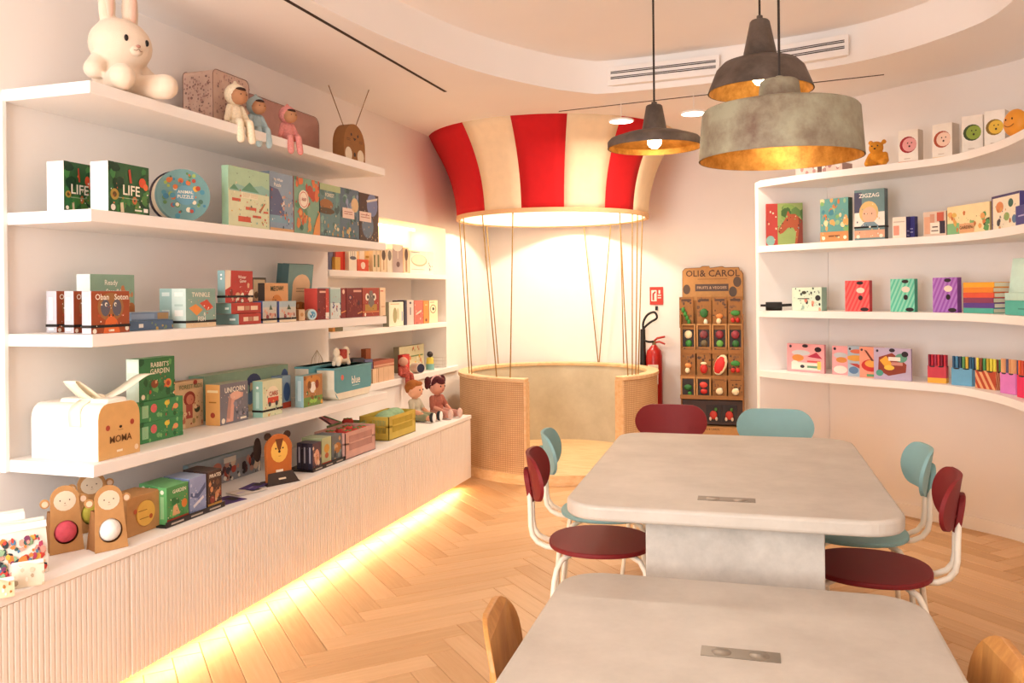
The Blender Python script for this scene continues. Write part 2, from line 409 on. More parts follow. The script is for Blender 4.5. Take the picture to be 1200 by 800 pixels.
# right: curved wall following the shelves
def smooth_path(pts, n=8):
    pts = [Vector((p[0], p[1], 0)) for p in pts]; out = []
    ext = [2 * pts[0] - pts[1]] + pts + [2 * pts[-1] - pts[-2]]
    for i in range(1, len(ext) - 2):
        p0, p1, p2, p3 = ext[i - 1:i + 3]
        for j in range(n):
            t = j / n
            out.append(0.5 * ((2 * p1) + (p2 - p0) * t + (2 * p0 - 5 * p1 + 4 * p2 - p3) * t * t + (3 * p1 - p0 - 3 * p2 + p3) * t ** 3))
    out.append(pts[-1]); return out
def resample(path, n):
    L = [0]
    for a, c in zip(path, path[1:]): L.append(L[-1] + (c - a).length)
    out = []; k = 0
    for i in range(n):
        s = L[-1] * i / (n - 1)
        while k < len(L) - 2 and L[k + 1] < s: k += 1
        t = (s - L[k]) / max(L[k + 1] - L[k], 1e-9); out.append(path[k].lerp(path[k + 1], t))
    return out
WPATH = smooth_path([(.25, 6.22), (.5, 6.0), (.77, 5.79), (1.02, 5.62), (1.24, 5.40), (1.36, 5.05), (1.40, 4.6), (1.40, 3.8), (1.40, 3.0)])
FPATH = smooth_path([(-.205, 6.045), (-.15, 5.955), (.2, 5.69), (.6, 5.46), (.85, 5.26), (.98, 4.95), (1.04, 4.55), (1.05, 3.8), (1.05, 3.0)])
WS = resample(WPATH, 60); FS = resample(FPATH, 60)
def off(path, d):
    out = []
    for i, p in enumerate(path):
        t = (path[min(i + 1, len(path) - 1)] - path[max(i - 1, 0)]).normalized(); out.append(p + Vector((-t.y, t.x, 0)) * d)
    return out
def wall_ribbon(path, z0, z1, th):
    mb = MB(); q = off(path, th)
    for i in range(len(path)):
        mb.add([(path[i].x, path[i].y, z0), (path[i].x, path[i].y, z1), (q[i].x, q[i].y, z1), (q[i].x, q[i].y, z0)])
    for i in range(len(path) - 1):
        a, c = 4 * i, 4 * i + 4
        for j in range(4): mb.face((a + j, a + (j + 1) % 4, c + (j + 1) % 4, c + j))
    mb.face((0, 1, 2, 3)); n = 4 * (len(path) - 1); mb.face((n, n + 1, n + 2, n + 3)); return mb
wr = [Vector((.25, YB, 0)), Vector((.25, 7.0, 0))] + WS + [Vector((1.40, 1.5, 0)), Vector((1.40, YF, 0))]
struct(wall_ribbon(wr, 0, HC, 0.08).build('wall_right', WALL, smooth=True, auto=35))
bp = [WS[0]] + WS[2:] + [Vector((1.40, YF + 0.1, 0))]
struct(wall_ribbon(off(bp, -0.014), 0, 0.075, 0.013).build('baseboard_right', WHITE, smooth=True, auto=40))
MB().box(XW, YB - 0.014, 0, 0.24, YB, 0.075).build('baseboard_back', WHITE)['kind'] = 'structure'
# wall behind the camera with the shop window opening
WX0, WX1, WZ0, WZ1 = -2.7, -0.7, 0.3, 2.5
b = MB(); b.box(XW - .1, YF - .1, 0, WX0, YF, HC); b.box(WX1, YF - .1, 0, 1.5, YF, HC); b.box(WX0, YF - .1, 0, WX1, YF, WZ0); b.box(WX0, YF - .1, WZ1, WX1, YF, HC)
struct(b.build('wall_front', WALL))
w = struct(thing('window_1', None, None)); w['kind'] = 'structure'
GLS = M('window_glass', '#ffffff', rough=0.02, var=0, alpha=0.08)
for i in range(3):
    xa = WX0 + (WX1 - WX0) * i / 3; xb = WX0 + (WX1 - WX0) * (i + 1) / 3
    fb = MB(); fb.box(xa, YF - .09, WZ0, xa + .05, YF - .03, WZ1); fb.box(xb - .05, YF - .09, WZ0, xb, YF - .03, WZ1)
    fb.box(xa + .05, YF - .09, WZ0, xb - .05, YF - .03, WZ0 + .05); fb.box(xa + .05, YF - .09, WZ1 - .05, xb - .05, YF - .03, WZ1)
    fr = fb.build('window_frame', WHITE, w)
    MB().box(xa + .05, YF - .065, WZ0 + .05, xb - .05, YF - .06, WZ1 - .05).build('window_pane', GLS, fr)
# floor: herringbone planks, each its own piece
fl = MB().box(XW - .1, YF - .1, -0.05, 1.5, YB + .1, -0.006).build('floor', M('floor_joint', '#8a5c36', rough=0.8)); struct(fl)
PW, PL = 0.112, 0.672
def plank_mesh():
    mb = MB(); g = 0.0012; mb.box(-PL / 2 + g, -PW / 2 + g, -0.006, PL / 2 - g, PW / 2 - g, 0.0)
    # chamfered top edge
    me = bpy.data.meshes.new('floor_plank')
    bm = bmesh.new(); vs = [bm.verts.new(v) for v in mb.v]; [bm.faces.new([vs[i] for i in f]) for f in mb.f]
    top = [e for e in bm.edges if all(abs(v.co.z) < 1e-6 for v in e.verts)]
    bmesh.ops.bevel(bm, geom=top, offset=0.0015, segments=1, affect='EDGES'); bm.normal_update(); bm.to_mesh(me); bm.free()
    me.materials.append(FLOORM); return me
pm = plank_mesh(); planks = []; rot45 = Matrix.Rotation(math.radians(45), 2)
for k in range(-40, 140):
    for m in range(-10, 10):
        for kind in (0, 1):
            if kind == 0: c = Vector(((k + 3 + 12 * m) * PW, (k + .5) * PW)); a = 45
            else: c = Vector(((k + 6.5 + 12 * m) * PW, (k - 2) * PW)); a = 135
            c = rot45 @ c; c.x += 0.13
            if not (XW - .25 < c.x < 1.65 and YF - .2 < c.y < YB + .25): continue
            planks.append((c.x, c.y, a))
def plank_rank(p):
    if p[1] < 0.6: return 99
    x, y = proj(p[0], p[1], 0)
    if not (-60 < x < 1260 and 480 < y < 900): return 50 + p[1]
    hid = (-0.62 < p[0] < 0.30 and p[1] < 4.5) or p[0] < XC - 0.1 or (p[0] + 1.8) ** 2 + (p[1] - 6.82) ** 2 < 0.5 or p[0] > 1.5 or p[1] > 7.9
    return p[1] + (30 if hid else 0)
planks.sort(key=plank_rank)
rest = MB()
for i, (x, y, a) in enumerate(planks):
    if i < 300:
        o = bpy.data.objects.new('floor_plank', pm); COL.objects.link(o); o.parent = fl; o.location = (x, y, 0); o.rotation_euler = (0, 0, math.radians(a))
    else:
        g = 0.0012; rest.box(-PL / 2 + g, -PW / 2 + g, -0.006, PL / 2 - g, PW / 2 - g, 0, mat=Matrix.Translation((x, y, 0)) @ Matrix.Rotation(math.radians(a), 4, 'Z'))
o = rest.build('floor_planks', FLOORM, fl); o['kind'] = 'stuff'
# ceiling with the raised tray
TRAY = smooth_path([(-1.09, 5.08), (-.43, 5.03), (.34, 4.84), (.78, 4.4), (.9, 3.98), (.95, 3.0), (.9, 1.6), (.5, .9), (-.4, .7), (-1.3, .9), (-1.75, 1.7), (-1.84, 2.7), (-1.8, 3.48), (-1.62, 4.25), (-1.33, 4.82), (-1.09, 5.08)], 5)[:-1]
TRAY = [p * 1.065 for p in TRAY]
cx, cy = -0.4, 3.0; x0, x1, y0, y1 = XW - .1, 1.5, YF - .1, YB + .1
def ray_poly(th):
    d = Vector((math.cos(th), math.sin(th))); best = 0
    for a, c in zip(TRAY, TRAY[1:] + TRAY[:1]):
        ax, ay, ex, ey = a.x - cx, a.y - cy, c.x - a.x, c.y - a.y; den = d.x * ey - d.y * ex
        if abs(den) < 1e-9: continue
        t = (ax * ey - ay * ex) / den; s = (ax * d.y - ay * d.x) / den
        if t > 0 and -1e-6 <= s <= 1 + 1e-6: best = max(best, t)
    return best
def ray_rect(th):
    c, s = math.cos(th), math.sin(th)
    return min((x1 - cx) / c if c > 1e-9 else (x0 - cx) / c if c < -1e-9 else 1e9, (y1 - cy) / s if s > 1e-9 else (y0 - cy) / s if s < -1e-9 else 1e9)
ths = sorted([2 * math.pi * i / 120 for i in range(120)] + [math.atan2(yy - cy, xx - cx) % (2 * math.pi) for xx in (x0, x1) for yy in (y0, y1)])
b = MB()
for th in ths:
    c, s = math.cos(th), math.sin(th); ri, ro = ray_poly(th), ray_rect(th)
    b.add([(cx + ro * c, cy + ro * s, HC), (cx + ri * c, cy + ri * s, HC), (cx + ri * c, cy + ri * s, HT - .03), (cx + (ri - .02) * c, cy + (ri - .02) * s, HT)])
n = len(ths); ctr = b.add([(cx, cy, HT)])
for i in range(n):
    a, c = 4 * i, 4 * ((i + 1) % n)
    for j in range(3): b.face((a + j, c + j, c + j + 1, a + j + 1))
    b.face((a + 3, c + 3, ctr))
struct(b.build('ceiling', CEIL, smooth=True, auto=40))
# near end upright of the shelving, and the side panel of the curved shelving
MB().box(XW, 2.40, LS[3] - .045, XW + .025, 2.42, LS[0] - .045).build('trim_1', WHITE, bevel=.003)['kind'] = 'structure'
p0, p1 = Vector((-.205, 6.045, 0)), Vector((.25, 6.235, 0))
struct(wall_ribbon([p0, p1], 0, RS[0], 0.05).build('trim_2', WHITE, bevel=.004))

# ---------------------------------------------------------------- ceiling slots, vents, lamps
DARK = M('slot_dark', '#3a2b22', rough=0.8, var=0.02)
def slot(label, a, c, wdt):
    a, c = Vector(a), Vector(c); d = (c - a); L = d.length; r = thing('ceiling_slot', label, 'slot', a, math.atan2(d.y, d.x))
    MB().box(0, -wdt / 2, -.004, L, wdt / 2, 0.001).build('slot_track', DARK, r)
    q = MB(); q.box(0, -wdt / 2 - .006, -.001, L, -wdt / 2, 0); q.box(0, wdt / 2, -.001, L, wdt / 2 + .006, 0); q.build('slot_edge', CEIL, r)
s0 = pix(340, 0, z=HC); s1 = pix(522, 107, z=HC)
slot('long dark track slot in the ceiling above the left shelves', (s1.x, 1.2, HC), (s1.x, s1.y, HC), .018)
t0 = pix(655, 130, z=HC); t1 = pix(1036, 87, z=HC)
slot('thin dark track line in the ceiling near the red and cream canopy', t0, t1, .012)
for i, (pxs, lab) in enumerate((((720, 840), 'double slot air vent left of the pendant cords in the ceiling step'), ((905, 993), 'double slot air vent right of the pendant lamps in the ceiling step'))):
    # on the vertical step of the tray
    pts = []
    for px in pxs:
        P_ = None
        for a, c in zip(TRAY, TRAY[1:]):
            for tt in range(10):
                q = a.lerp(c, tt / 10)
                if q.y > 4.2 and (P_ is None or abs(proj(q.x, q.y, HC + .1)[0] - px) < abs(proj(P_.x, P_.y, HC + .1)[0] - px)): P_ = q
        pts.append(P_)
    a, c = pts; d = c - a; r = thing('air_vent', lab, 'vent', (a.x, a.y, HC + 0.045), math.atan2(d.y, d.x))
    L = d.length; ins = 0.05
    MB().box(-.02, -ins - .012, -.01, L + .02, -ins, .105).build('vent_plate', CEIL, r)
    for z in (0.028, 0.062):
        MB().box(0, -ins - .016, z, L, -ins - .011, z + .005).build('vent_slot', DARK, r); MB().box(0, -ins - .016, z + .010, L, -ins - .011, z + .014).build('vent_slot', DARK, r)
    MB().box(0, -ins, -.005, L, 0.01, .1).build('vent_duct', CEIL, r)
for px, py, lab in ((728, 142, 'small white disc spotlight in front of the canopy'), (813, 133, 'small white disc spotlight beside the large drum pendant')):
    c = pix(px, py, z=HC - 0.13); r = thing('disc_spotlight', lab, 'lamp', c, 0, 'disc spotlights on the ceiling track')
    MB().lathe([(0, .012), (.075, .012), (.085, .006), (.085, 0), (.078, -.004)], 32).build('lamp_housing', WHITE, r, smooth=True, auto=40)
    MB().lathe([(0, -.004), (.078, -.004)], 32).build('lamp_disc', DISC, r)
    MB().tube([(0, 0, .012), (0, 0, .13)], .0025, 6).build('stem', WHITE, r)
    l = area('disc_spot_light', c + Vector((0, 0, -.02)), (0, 0, 0), .15, .15, 10, (1, .86, .70), shape='DISK')

def pendant(label, px, py, depth, prof_out, prof_in, cap, mats, rod=True, bulb=(0, 0, 0)):
    c = pix(px, py, depth=depth); r = thing('pendant_lamp', label, 'pendant lamp', c, 0, 'metal pendant lamps over the tables')
    MB().lathe(prof_out, 48).build('lamp_shade', mats[0], r, smooth=True, auto=50)
    MB().lathe(prof_in, 48).build('shade_lining', mats[1], r, smooth=True, auto=50)
    MB().lathe(cap, 32).build('lamp_cap', mats[2], r, smooth=True, auto=50)
    zt = cap[0][1]
    MB().tube([(0, 0, zt - .01), (0, 0, HT - c.z)], .0045, 8).build('cord', M('cord_brown', '#2a201b'), r)
    MB().lathe([(0, 0), (.045, 0), (.045, -.02), (0, -.025)], 24, c=(0, 0, HT - c.z)).build('ceiling_rose', RUSTD, r, smooth=True, auto=40)
    q = MB(); q.ell(bulb, .032, 16); q.build('bulb', BULB, r, smooth=True)
    MB().tube([(bulb[0], bulb[1], bulb[2] + .02), (bulb[0], bulb[1], bulb[2] + .08)], .014, 10).build('bulb_socket', BLACK, r)
    l = bpy.data.lights.new('pendant_bulb', 'POINT'); l.energy = 1.0; l.color = (1, .76, .5); l.shadow_soft_size = .035
    lo = bpy.data.objects.new('pendant_bulb', l); COL.objects.link(lo); lo.location = c + Vector((bulb[0], bulb[1], bulb[2] - .045))
k = 3.8 / 1000
pendant('smallest brown metal pendant with a wide shallow dish', 767, 166, 3.8,
        [(.05, .05), (.07, .048), (.13, .036), (.195, .014), (.208, .0), (.208, -.028)], [(.203, -.028), (.203, -.002), (.19, .008), (.12, .03), (.045, .043)],
        [(.0, .178), (.012, .176), (.013, .163), (.032, .162), (.036, .158), (.055, .052), (.0, .045)], [RUSTD, GOLD, RUSTD], bulb=(0, 0, .0))
pendant('highest brown metal pendant with a flared dome shade', 891, 104, 3.55,
        [(.066, .13), (.09, .128), (.15, .108), (.178, .08), (.205, .012), (.214, -.012)], [(.209, -.012), (.198, .012), (.172, .074), (.14, .1), (.06, .12)],
        [(.0, .305), (.012, .303), (.013, .285), (.034, .284), (.04, .277), (.07, .132), (.0, .12)], [RUSTD, GOLD, RUSTD], bulb=(0, 0, .045))
pendant('large drum shaped patina pendant hanging lowest', 914, 177, 3.1,
        [(.075, .172), (.2, .166), (.268, .15), (.276, .14), (.287, 0), (.289, -.03)], [(.284, -.03), (.281, .0), (.270, .136), (.2, .158), (.07, .164)],
        [(.0, .275), (.012, .272), (.013, .258), (.06, .257), (.068, .25), (.077, .172), (.0, .16)], [RUSTO, GOLD, RUSTO], bulb=(0, 0, .07))

# ---------------------------------------------------------------- left shelves, niche boards, cabinets
ye = onx(XS, LS[3], 454).y
names = ['topmost long white wall shelf on the left, holding plush toys', 'second long white wall shelf from the top on the left', 'third long white wall shelf from the top on the left', 'lowest long white wall shelf on the left, above the cabinet']
for z, lab in zip(LS, names):
    tag(MB().box(XW, 2.42, z - .045, XS, ye, z).build('wall_shelf', WHITE, bevel=.003), lab, 'shelf', 'long shelves on the left wall')
for z, lab in ((NA, 'upper white board inside the lit wall niche'), (NB, 'middle white board inside the lit wall niche')):
    tag(MB().box(XW - ND + .001, n0 + .001, z - .04, XW + .012, n1 - .001, z).build('niche_shelf', WHITE, bevel=.003), lab, 'shelf', 'boards in the niche')
tag(MB().box(XW - ND + .001, n0 + .001, NC - .045, XW + .02, onx(XW, NC, 535).y, NC).build('niche_shelf', WHITE, bevel=.003), 'lowest white board of the wall niche above the dolls', 'shelf', 'boards in the niche')
# warm strip in the niche
r = thing('light_strip', 'warm light strip under the top of the wall niche', 'light strip', (XW - ND + .05, (n0 + n1) / 2, NT - .012))
MB().box(-.012, -(n1 - n0) / 2 + .05, -.004, .012, (n1 - n0) / 2 - .05, .01).build('strip_light', LEDM, r)
area('niche_strip_light', (XW - ND + .07, (n0 + n1) / 2, NT - .03), (0, math.radians(-12), 0), .04, n1 - n0 - .1, 1.9, (1, .82, .6))
yc1 = pix(549, 486, z=TOPZ).y; UW = 0.566; kb = 0.075; ZP = TOPZ - .026
units = 8
Lw = ['first', 'second', 'third', 'fourth', 'fifth', 'sixth', 'seventh', 'eighth']
for i in range(units):
    ya = yc1 - UW * (i + 1); yb = ya + UW
    lab = 'white base cabinet with a ribbed front, %s from the wicker basket end' % Lw[i]
    r = thing('base_cabinet', lab, 'cabinet', (XW, (ya + yb) / 2, 0), 0, 'ribbed cabinets along the left wall')
    MB().box(.002, -UW / 2 + .001, kb, XC - XW - .022, UW / 2 - .001, ZP).build('cabinet_body', CABW, r)
    MB().box(.06, -UW / 2 + .002, 0.0008, XC - XW - .14, UW / 2 - .002, kb).build('plinth', CABW, r)
    q = MB(); x = XC - XW; nr = 26; wd = (UW - .006) / nr; y = -UW / 2 + .003; pr = []
    for j in range(nr):
        pr += [(x - .006, y + wd * j), (x - .006, y + wd * (j + .16)), (x, y + wd * (j + .26)), (x, y + wd * (j + .9)), (x - .006, y + wd * (j + 1) - .0001)]
    pr += [(x - .021, UW / 2 - .003), (x - .021, -UW / 2 + .003)]
    q.prism(pr, kb, ZP - .003); q.build('ribbed_door', CABW, r)
wk = MB().box(XW + .001, yc1 - UW * units, ZP, XC + .004, yc1 + .004, TOPZ).build('worktop', WHITE, bevel=.002)
tag(wk, 'long white worktop running over the ribbed cabinets', 'worktop')
r = thing('light_strip', 'warm light strip under the ribbed cabinets near the floor', 'light strip', (XC - .10, yc1 - 2.3, kb - .012))
MB().box(-.01, -2.2, -.004, .01, 2.2, .011).build('strip_light', LEDM, r)
area('cabinet_strip_light', (XC - .075, yc1 - 2.25, kb - .018), (0, math.radians(-35), 0), .03, 4.4, 6.5, (1, .76, .48))

# ---------------------------------------------------------------- curved shelves on the right
def curved_shelf(z, lab):
    mb = MB(); th = .042
    for f, w in zip(FS, WS): mb.add([(f.x, f.y, z), (w.x, w.y, z), (w.x, w.y, z - th), (f.x, f.y, z - th)])
    for i in range(len(FS) - 1):
        a, c = 4 * i, 4 * i + 4
        for j in range(4): mb.face((a + j, a + (j + 1) % 4, c + (j + 1) % 4, c + j))
    mb.face((0, 1, 2, 3)); n = 4 * (len(FS) - 1); mb.face((n, n + 1, n + 2, n + 3))
    tag(mb.build('curved_shelf', WHITE, smooth=True, auto=40), lab, 'shelf', 'curved shelves on the right wall')
for z, lab in zip(RS, ('topmost curved white shelf on the right with toy boxes', 'second curved white shelf from the top on the right', 'third curved white shelf from the top on the right', 'lowest curved white shelf on the right with marker packs')): curved_shelf(z, lab)
FD = resample(smooth_path([(-.45, 6.20), (-.2, 6.005), (.2, 5.69), (.6, 5.46), (.85, 5.26), (.98, 4.95), (1.04, 4.55), (1.05, 3.8), (1.05, 3.0)]), 500)
def onr(z, inset, px):
    q = off(FD, inset)
    return min((Vector((p.x, p.y, z)) for p in q), key=lambda p: abs(proj(*p)[0] - px))
def rbox(z, inset, p0, p1, top, d, name, label, cat, cf, ce=None, ct=None, group=None, art=(), rart=(), eart=(), tart=(), band=None, yaw=0, dz=0, ang=None, **k):
    a = onr(z, inset, p0); c = onr(z, inset, p1); th = math.atan2(c.y - a.y, c.x - a.x) + math.radians(yaw) if ang is None else math.radians(ang)
    a.z += dz; dx = Vector((math.cos(th), math.sin(th), 0)); dy = Vector((-math.sin(th), math.cos(th), 0))
    w = slide(a, dx, p1); h = rise(a, top); cc = a + dx * w / 2 + dy * d / 2
    r = thing(name, label, cat, (cc.x, cc.y, z + dz + .0006), th, group)
    if name in ('game_box', 'puzzle_box', 'stamp_set'): art = busy(art, len(label) * 5 + int(p0))
    carton(r, w, d, h, cf, ce, ct, art, eart, tart, rart, band=band, **k)
    return r, w, d, h

# ---------------------------------------------------------------- tables
def table(label, c, yaw, W, L, h, th, ped, outlet, rad=.13):
    r = thing('table', label, 'table', (c[0], c[1], 0), yaw, 'cement tables')
    MB().prism(rrect(W, L, rad, 10), h - th, h).build('tabletop', CONC, r, bevel=.012, seg=3)
    q = MB(); xm = (ped[0] + ped[2]) / 2; q.prism([(ped[0], ped[1]), (ped[2], ped[1]), (ped[2], ped[1] + .16), (xm + .12, ped[1] + .16), (xm + .12, ped[3] - .16), (ped[2], ped[3] - .16), (ped[2], ped[3]), (ped[0], ped[3]), (ped[0], ped[3] - .16), (xm - .12, ped[3] - .16), (xm - .12, ped[1] + .16), (ped[0], ped[1] + .16)], .0008, h - th); q.build('pedestal', CONC2, r, bevel=.004)
    ox, oy = outlet; q = MB(); q.box(ox - .09, oy - .028, h, ox + .09, oy + .028, h + .0012)
    op = q.build('outlet_plate', M('outlet_metal', '#7d7468', rough=.35, metal=.6), r)
    for s in (-.043, .043):
        MB().lathe([(0, .0026), (.02, .0026), (.023, .0012)], 24, c=(ox + s, oy, h)).build('socket_lid', M('outlet_lid', '#8a8175', rough=.4, metal=.5), op, smooth=True, auto=40)
    return r
ty = math.radians(3.0)
table('taller square-cornered cement table with six chairs around it', (-.225, 3.37), ty, 1.03, 1.45, .75, .05, (-.255, -.64, .285, .64), (-.005, -.55))
table('low grey cement table in the foreground', (-.13, 1.86), math.radians(2.5), 1.0, 1.42, .57, .05, (-.27, -.5, .27, .5), (.02, .2))

# ---------------------------------------------------------------- chairs
def chair(name, label, mat, x, y, yaw, group):
    r = thing(name, label, 'chair', (x, y, 0), yaw, group)
    out = [(.205 * math.copysign(abs(math.cos(t)) ** .9, math.cos(t)), .2 * math.copysign(abs(math.sin(t)) ** .9, math.sin(t))) for t in [2 * math.pi * i / 40 for i in range(40)]]
    MB().prism(out, .443, .461).build('seat', mat, r, bevel=.006, seg=3)
    W, H, zc = .385, .17, .715; n = 24; mb = MB(); g = []
    def sh(u, v, w):   # pill bent around the sitter, leaning back
        return (u, -.25 + 1.5 * u * u - .16 * (v + .08) + w, zc + v)
    # grid clipped to a pill outline
    rows = 10
    for k2 in (0, 1):
        for i in range(n + 1):
            u = -W / 2 + W * (0.5 - 0.5 * math.cos(math.pi * i / n)); e = max(0.0, abs(u) - (W / 2 - H / 2)); hh = math.sqrt(max((H / 2) ** 2 - e * e, 1e-8))
            mb.add([sh(u, -hh + 2 * hh * j / rows, -.013 * k2) for j in range(rows + 1)])
    s = (n + 1) * (rows + 1); R1 = rows + 1
    for i in range(n):
        for j in range(rows):
            a = i * R1 + j; mb.face((a, a + R1, a + R1 + 1, a + 1)); mb.face((s + a, s + a + 1, s + a + R1 + 1, s + a + R1))
        a = i * R1; mb.face((a, s + a, s + a + R1, a + R1)); a += rows; mb.face((a, a + R1, s + a + R1, s + a))
    for i in (0, n):
        for j in range(rows): a = i * R1 + j; mb.face((a, a + 1, s + a + 1, s + a))
    bk = mb.build('backrest', mat, r, smooth=True, auto=50)
    q = MB(); q.prism(rrect(.115, .13, .045, 5), 0, .022, fn=lambda u, v, w: (u, -.258 - .16 * (v + .045) - w, zc - .045 + v)); q.build('back_bracket', mat, bk, bevel=.005)
    for sx in (-1, 1):
        x1 = sx * .047
        MB().tube([(x1, -.274, .67), (x1, -.27, .60), (x1, -.268, .52), (x1, -.262, .485), (x1, -.243, .458), (x1, -.21, .441), (x1, -.17, .436), (x1, .05, .436)], .0105, 10).build('back_post', TUBE, r, smooth=True, auto=60)
        MB().tube([(x1 * .7, -.282, .66), (x1 * .7, -.2845, .66)], .005, 8).build('screw', BLACK, bk)
    for sx in (-1, 1):
        for sy in (-1, 1):
            MB().tube([(sx * .07, sy * .07, .434), (sx * .11, sy * .11, .432), (sx * .145, sy * .145, .42), (sx * .163, sy * .163, .39), (sx * .172, sy * .172, .35), (sx * .215, sy * .205, 0.001)], .0105, 10).build('leg', TUBE, r, smooth=True, auto=60)
    return r
ga = 'red and teal chairs around the taller table'
chair('dining_chair', 'dark red chair left of the taller table, nearest the front', REDP, -.71, 3.26, math.radians(-90 + 12), ga)
chair('dining_chair', 'teal chair left of the taller table, beside the red one', TEALP, -.785, 3.73, math.radians(-90 + 12), ga)
chair('dining_chair', 'dark red chair right of the taller table, nearest the front', REDP, .255, 3.21, math.radians(90 - 5), ga)
chair('dining_chair', 'teal chair right of the taller table, beside the curved wall', TEALP, .235, 3.68, math.radians(90 + 3), ga)
pr = pix(788, 492, Y=4.72); pt = pix(911, 494, Y=4.66)
chair('dining_chair', 'dark red chair at the far end of the taller table', REDP, pr.x + .01, 4.45, math.radians(180 + 3), ga)
chair('dining_chair', 'teal chair at the far end of the taller table', TEALP, pt.x, 4.40, math.radians(180 + 3), ga)
def kid_chair(label, x, y, yaw):
    r = thing('wooden_chair', label, 'chair', (x, y, 0), yaw, 'low plywood chairs at the near table')
    MB().prism(rrect(.33, .31, .06, 6), .305, .319).build('seat', PLY, r, bevel=.004)
    out = rrect(.35, .32, .12, 8)
    mb = MB(); mb.prism(out, 0, .014, fn=lambda u, v, w: (u, -.165 + 1.1 * u * u - .14 * (v + .1) - w, .445 + v)); bk = mb.build('backrest', PLY, r, bevel=.003)
    for u, v in ((-.05, .06), (.05, .06), (-.05, -.03), (.05, -.03)):
        MB().lathe([(0, .002), (.006, .0015), (.007, 0)], 12).build('screw', BLACK, bk).matrix_local = Matrix.Translation((u, -.165 + 1.1 * u * u - .14 * (v + .1) + .001, .445 + v)) @ Matrix.Rotation(math.radians(-90), 4, 'X')
    for sx in (-1, 1):
        MB().tube([(sx * .05, -.185, .47), (sx * .05, -.185, .33), (sx * .05, -.15, .297), (sx * .05, .1, .295)], .011, 8).build('back_post', PLY, r, smooth=True, auto=60)
        for sy in (-1, 1): MB().tube([(sx * .11, sy * .1, .305), (sx * .145, sy * .135, .001)], [.016, .012], 10).build('leg', PLY, r, smooth=True, auto=60)
kc = pix(607, 704, z=.595)
kid_chair('low plywood chair left of the foreground table', kc.x + .15, kc.y - .05, math.radians(-90 + 8))
kc = pix(1164, 754, z=.595)
kid_chair('low plywood chair right of the foreground table', kc.x - .17, kc.y - .06, math.radians(90 + 4))

# ---------------------------------------------------------------- hot air balloon reading nook
BX, BY, BR = -1.84, 6.85, .815
nook = thing('balloon_reading_nook', 'hot air balloon reading nook with woven basket and striped canopy', 'reading nook', (BX, BY, 0))
CX = -.035   # the canopy hangs slightly left of the basket centre
def angof(px, r, z):
    best = None
    for i in range(720):
        t = math.radians(180 + i / 4)
        p = (BX + (CX if z > 1.5 else 0) + r * math.cos(t), BY + r * math.sin(t), z); e = abs(proj(*p)[0] - px)
        if best is None or e < best[0]: best = (e, t)
    return best[1]
tL = angof(615, BR, .6); tR = angof(730, BR, .6)   # door opening between the two cut ends
A0, A1 = tR, tL + 2 * math.pi; RB = .77; ZB0, ZB1 = .078, .755; NS = 72
def arc(prof, a0, a1, n, uv=False):
    mb = MB(); k = len(prof)
    for j in range(n + 1):
        t = a0 + (a1 - a0) * j / n; mb.add([(r_ * math.cos(t), r_ * math.sin(t), z_) for r_, z_ in prof])
    for j in range(n):
        for i in range(k): mb.face((j * k + i, j * k + (i + 1) % k, (j + 1) * k + (i + 1) % k, (j + 1) * k + i))
    mb.face(range(k)); mb.face(range(n * k, n * k + k)); return mb
def uvmap(o, R):
    me = o.data; l = me.uv_layers.new(name='UVMap')
    for p in me.polygons:
        ts = [math.atan2(me.vertices[v].co.y, me.vertices[v].co.x) for v in p.vertices]
        for li, t in zip(p.loop_indices, ts):
            if max(ts) - min(ts) > 3 and t < 0: t += 2 * math.pi
            l.data[li].uv = (t * R, me.vertices[me.loops[li].vertex_index].co.z)
o = arc([(BR - .03, ZB0), (BR, ZB0), (BR, ZB1), (BR - .03, ZB1)], A0, A1, NS).build('woven_wall', CANE, nook, smooth=True, auto=40); uvmap(o, BR)
o = arc([(BR - .075, ZB0), (BR - .03, ZB0), (BR - .03, ZB1), (BR - .075, ZB1)], A0 + .002, A1 - .002, NS).build('inner_wall', PLAST, nook, smooth=True, auto=40)
arc([(BR - .085, ZB1), (BR + .012, ZB1), (BR + .012, ZB1 + .028), (BR - .085, ZB1 + .028)], A0, A1, NS).build('basket_rim', OAK, nook, smooth=True, auto=40, bevel=.004)
arc([(.001, .001), (BR + .02, .001), (BR + .02, ZB0), (.001, ZB0)], 0, 2 * math.pi, NS).build('platform', OAK, nook, smooth=True, auto=40)
for t in (A0, A1):
    m = Matrix.Rotation(t, 4, 'Z'); MB().box(BR - .08, -.008, ZB0, BR + .006, .008, ZB1, mat=m).build('door_jamb', OAK, nook)
# canopy: alternating fabric panels
ZC0 = 2.04; RC = .79
prof = []
for i in range(13):
    s = i / 12; prof.append((RC + .03 * s + .20 * s ** 2.2, ZC0 + (HC - ZC0) * s))
edges = [541, 568, 611, 661, 709, 742]
tr = [angof(p, RC, ZC0) for p in edges]          # stripe borders read from the lower hem
aa = tr[:]
step = (aa[4] - aa[0]) / 4; aa.append(aa[-1] + .8)
while aa[-1] + step * .9 < aa[0] + 2 * math.pi: aa.append(aa[-1] + step)
aa = aa[:-1] if aa[0] + 2 * math.pi - aa[-1] < step * .4 else aa
aa.append(aa[0] + 2 * math.pi)
ring = arc([(RC - .02, ZC0 - .02), (RC + .006, ZC0 - .02), (RC + .006, ZC0 + .012), (RC - .02, ZC0 + .012)], 0, 2 * math.pi, 72).build('canopy_hoop', M('hoop_cream', '#e0b384', rough=.7), nook, loc=(CX, 0, 0), smooth=True, auto=40)
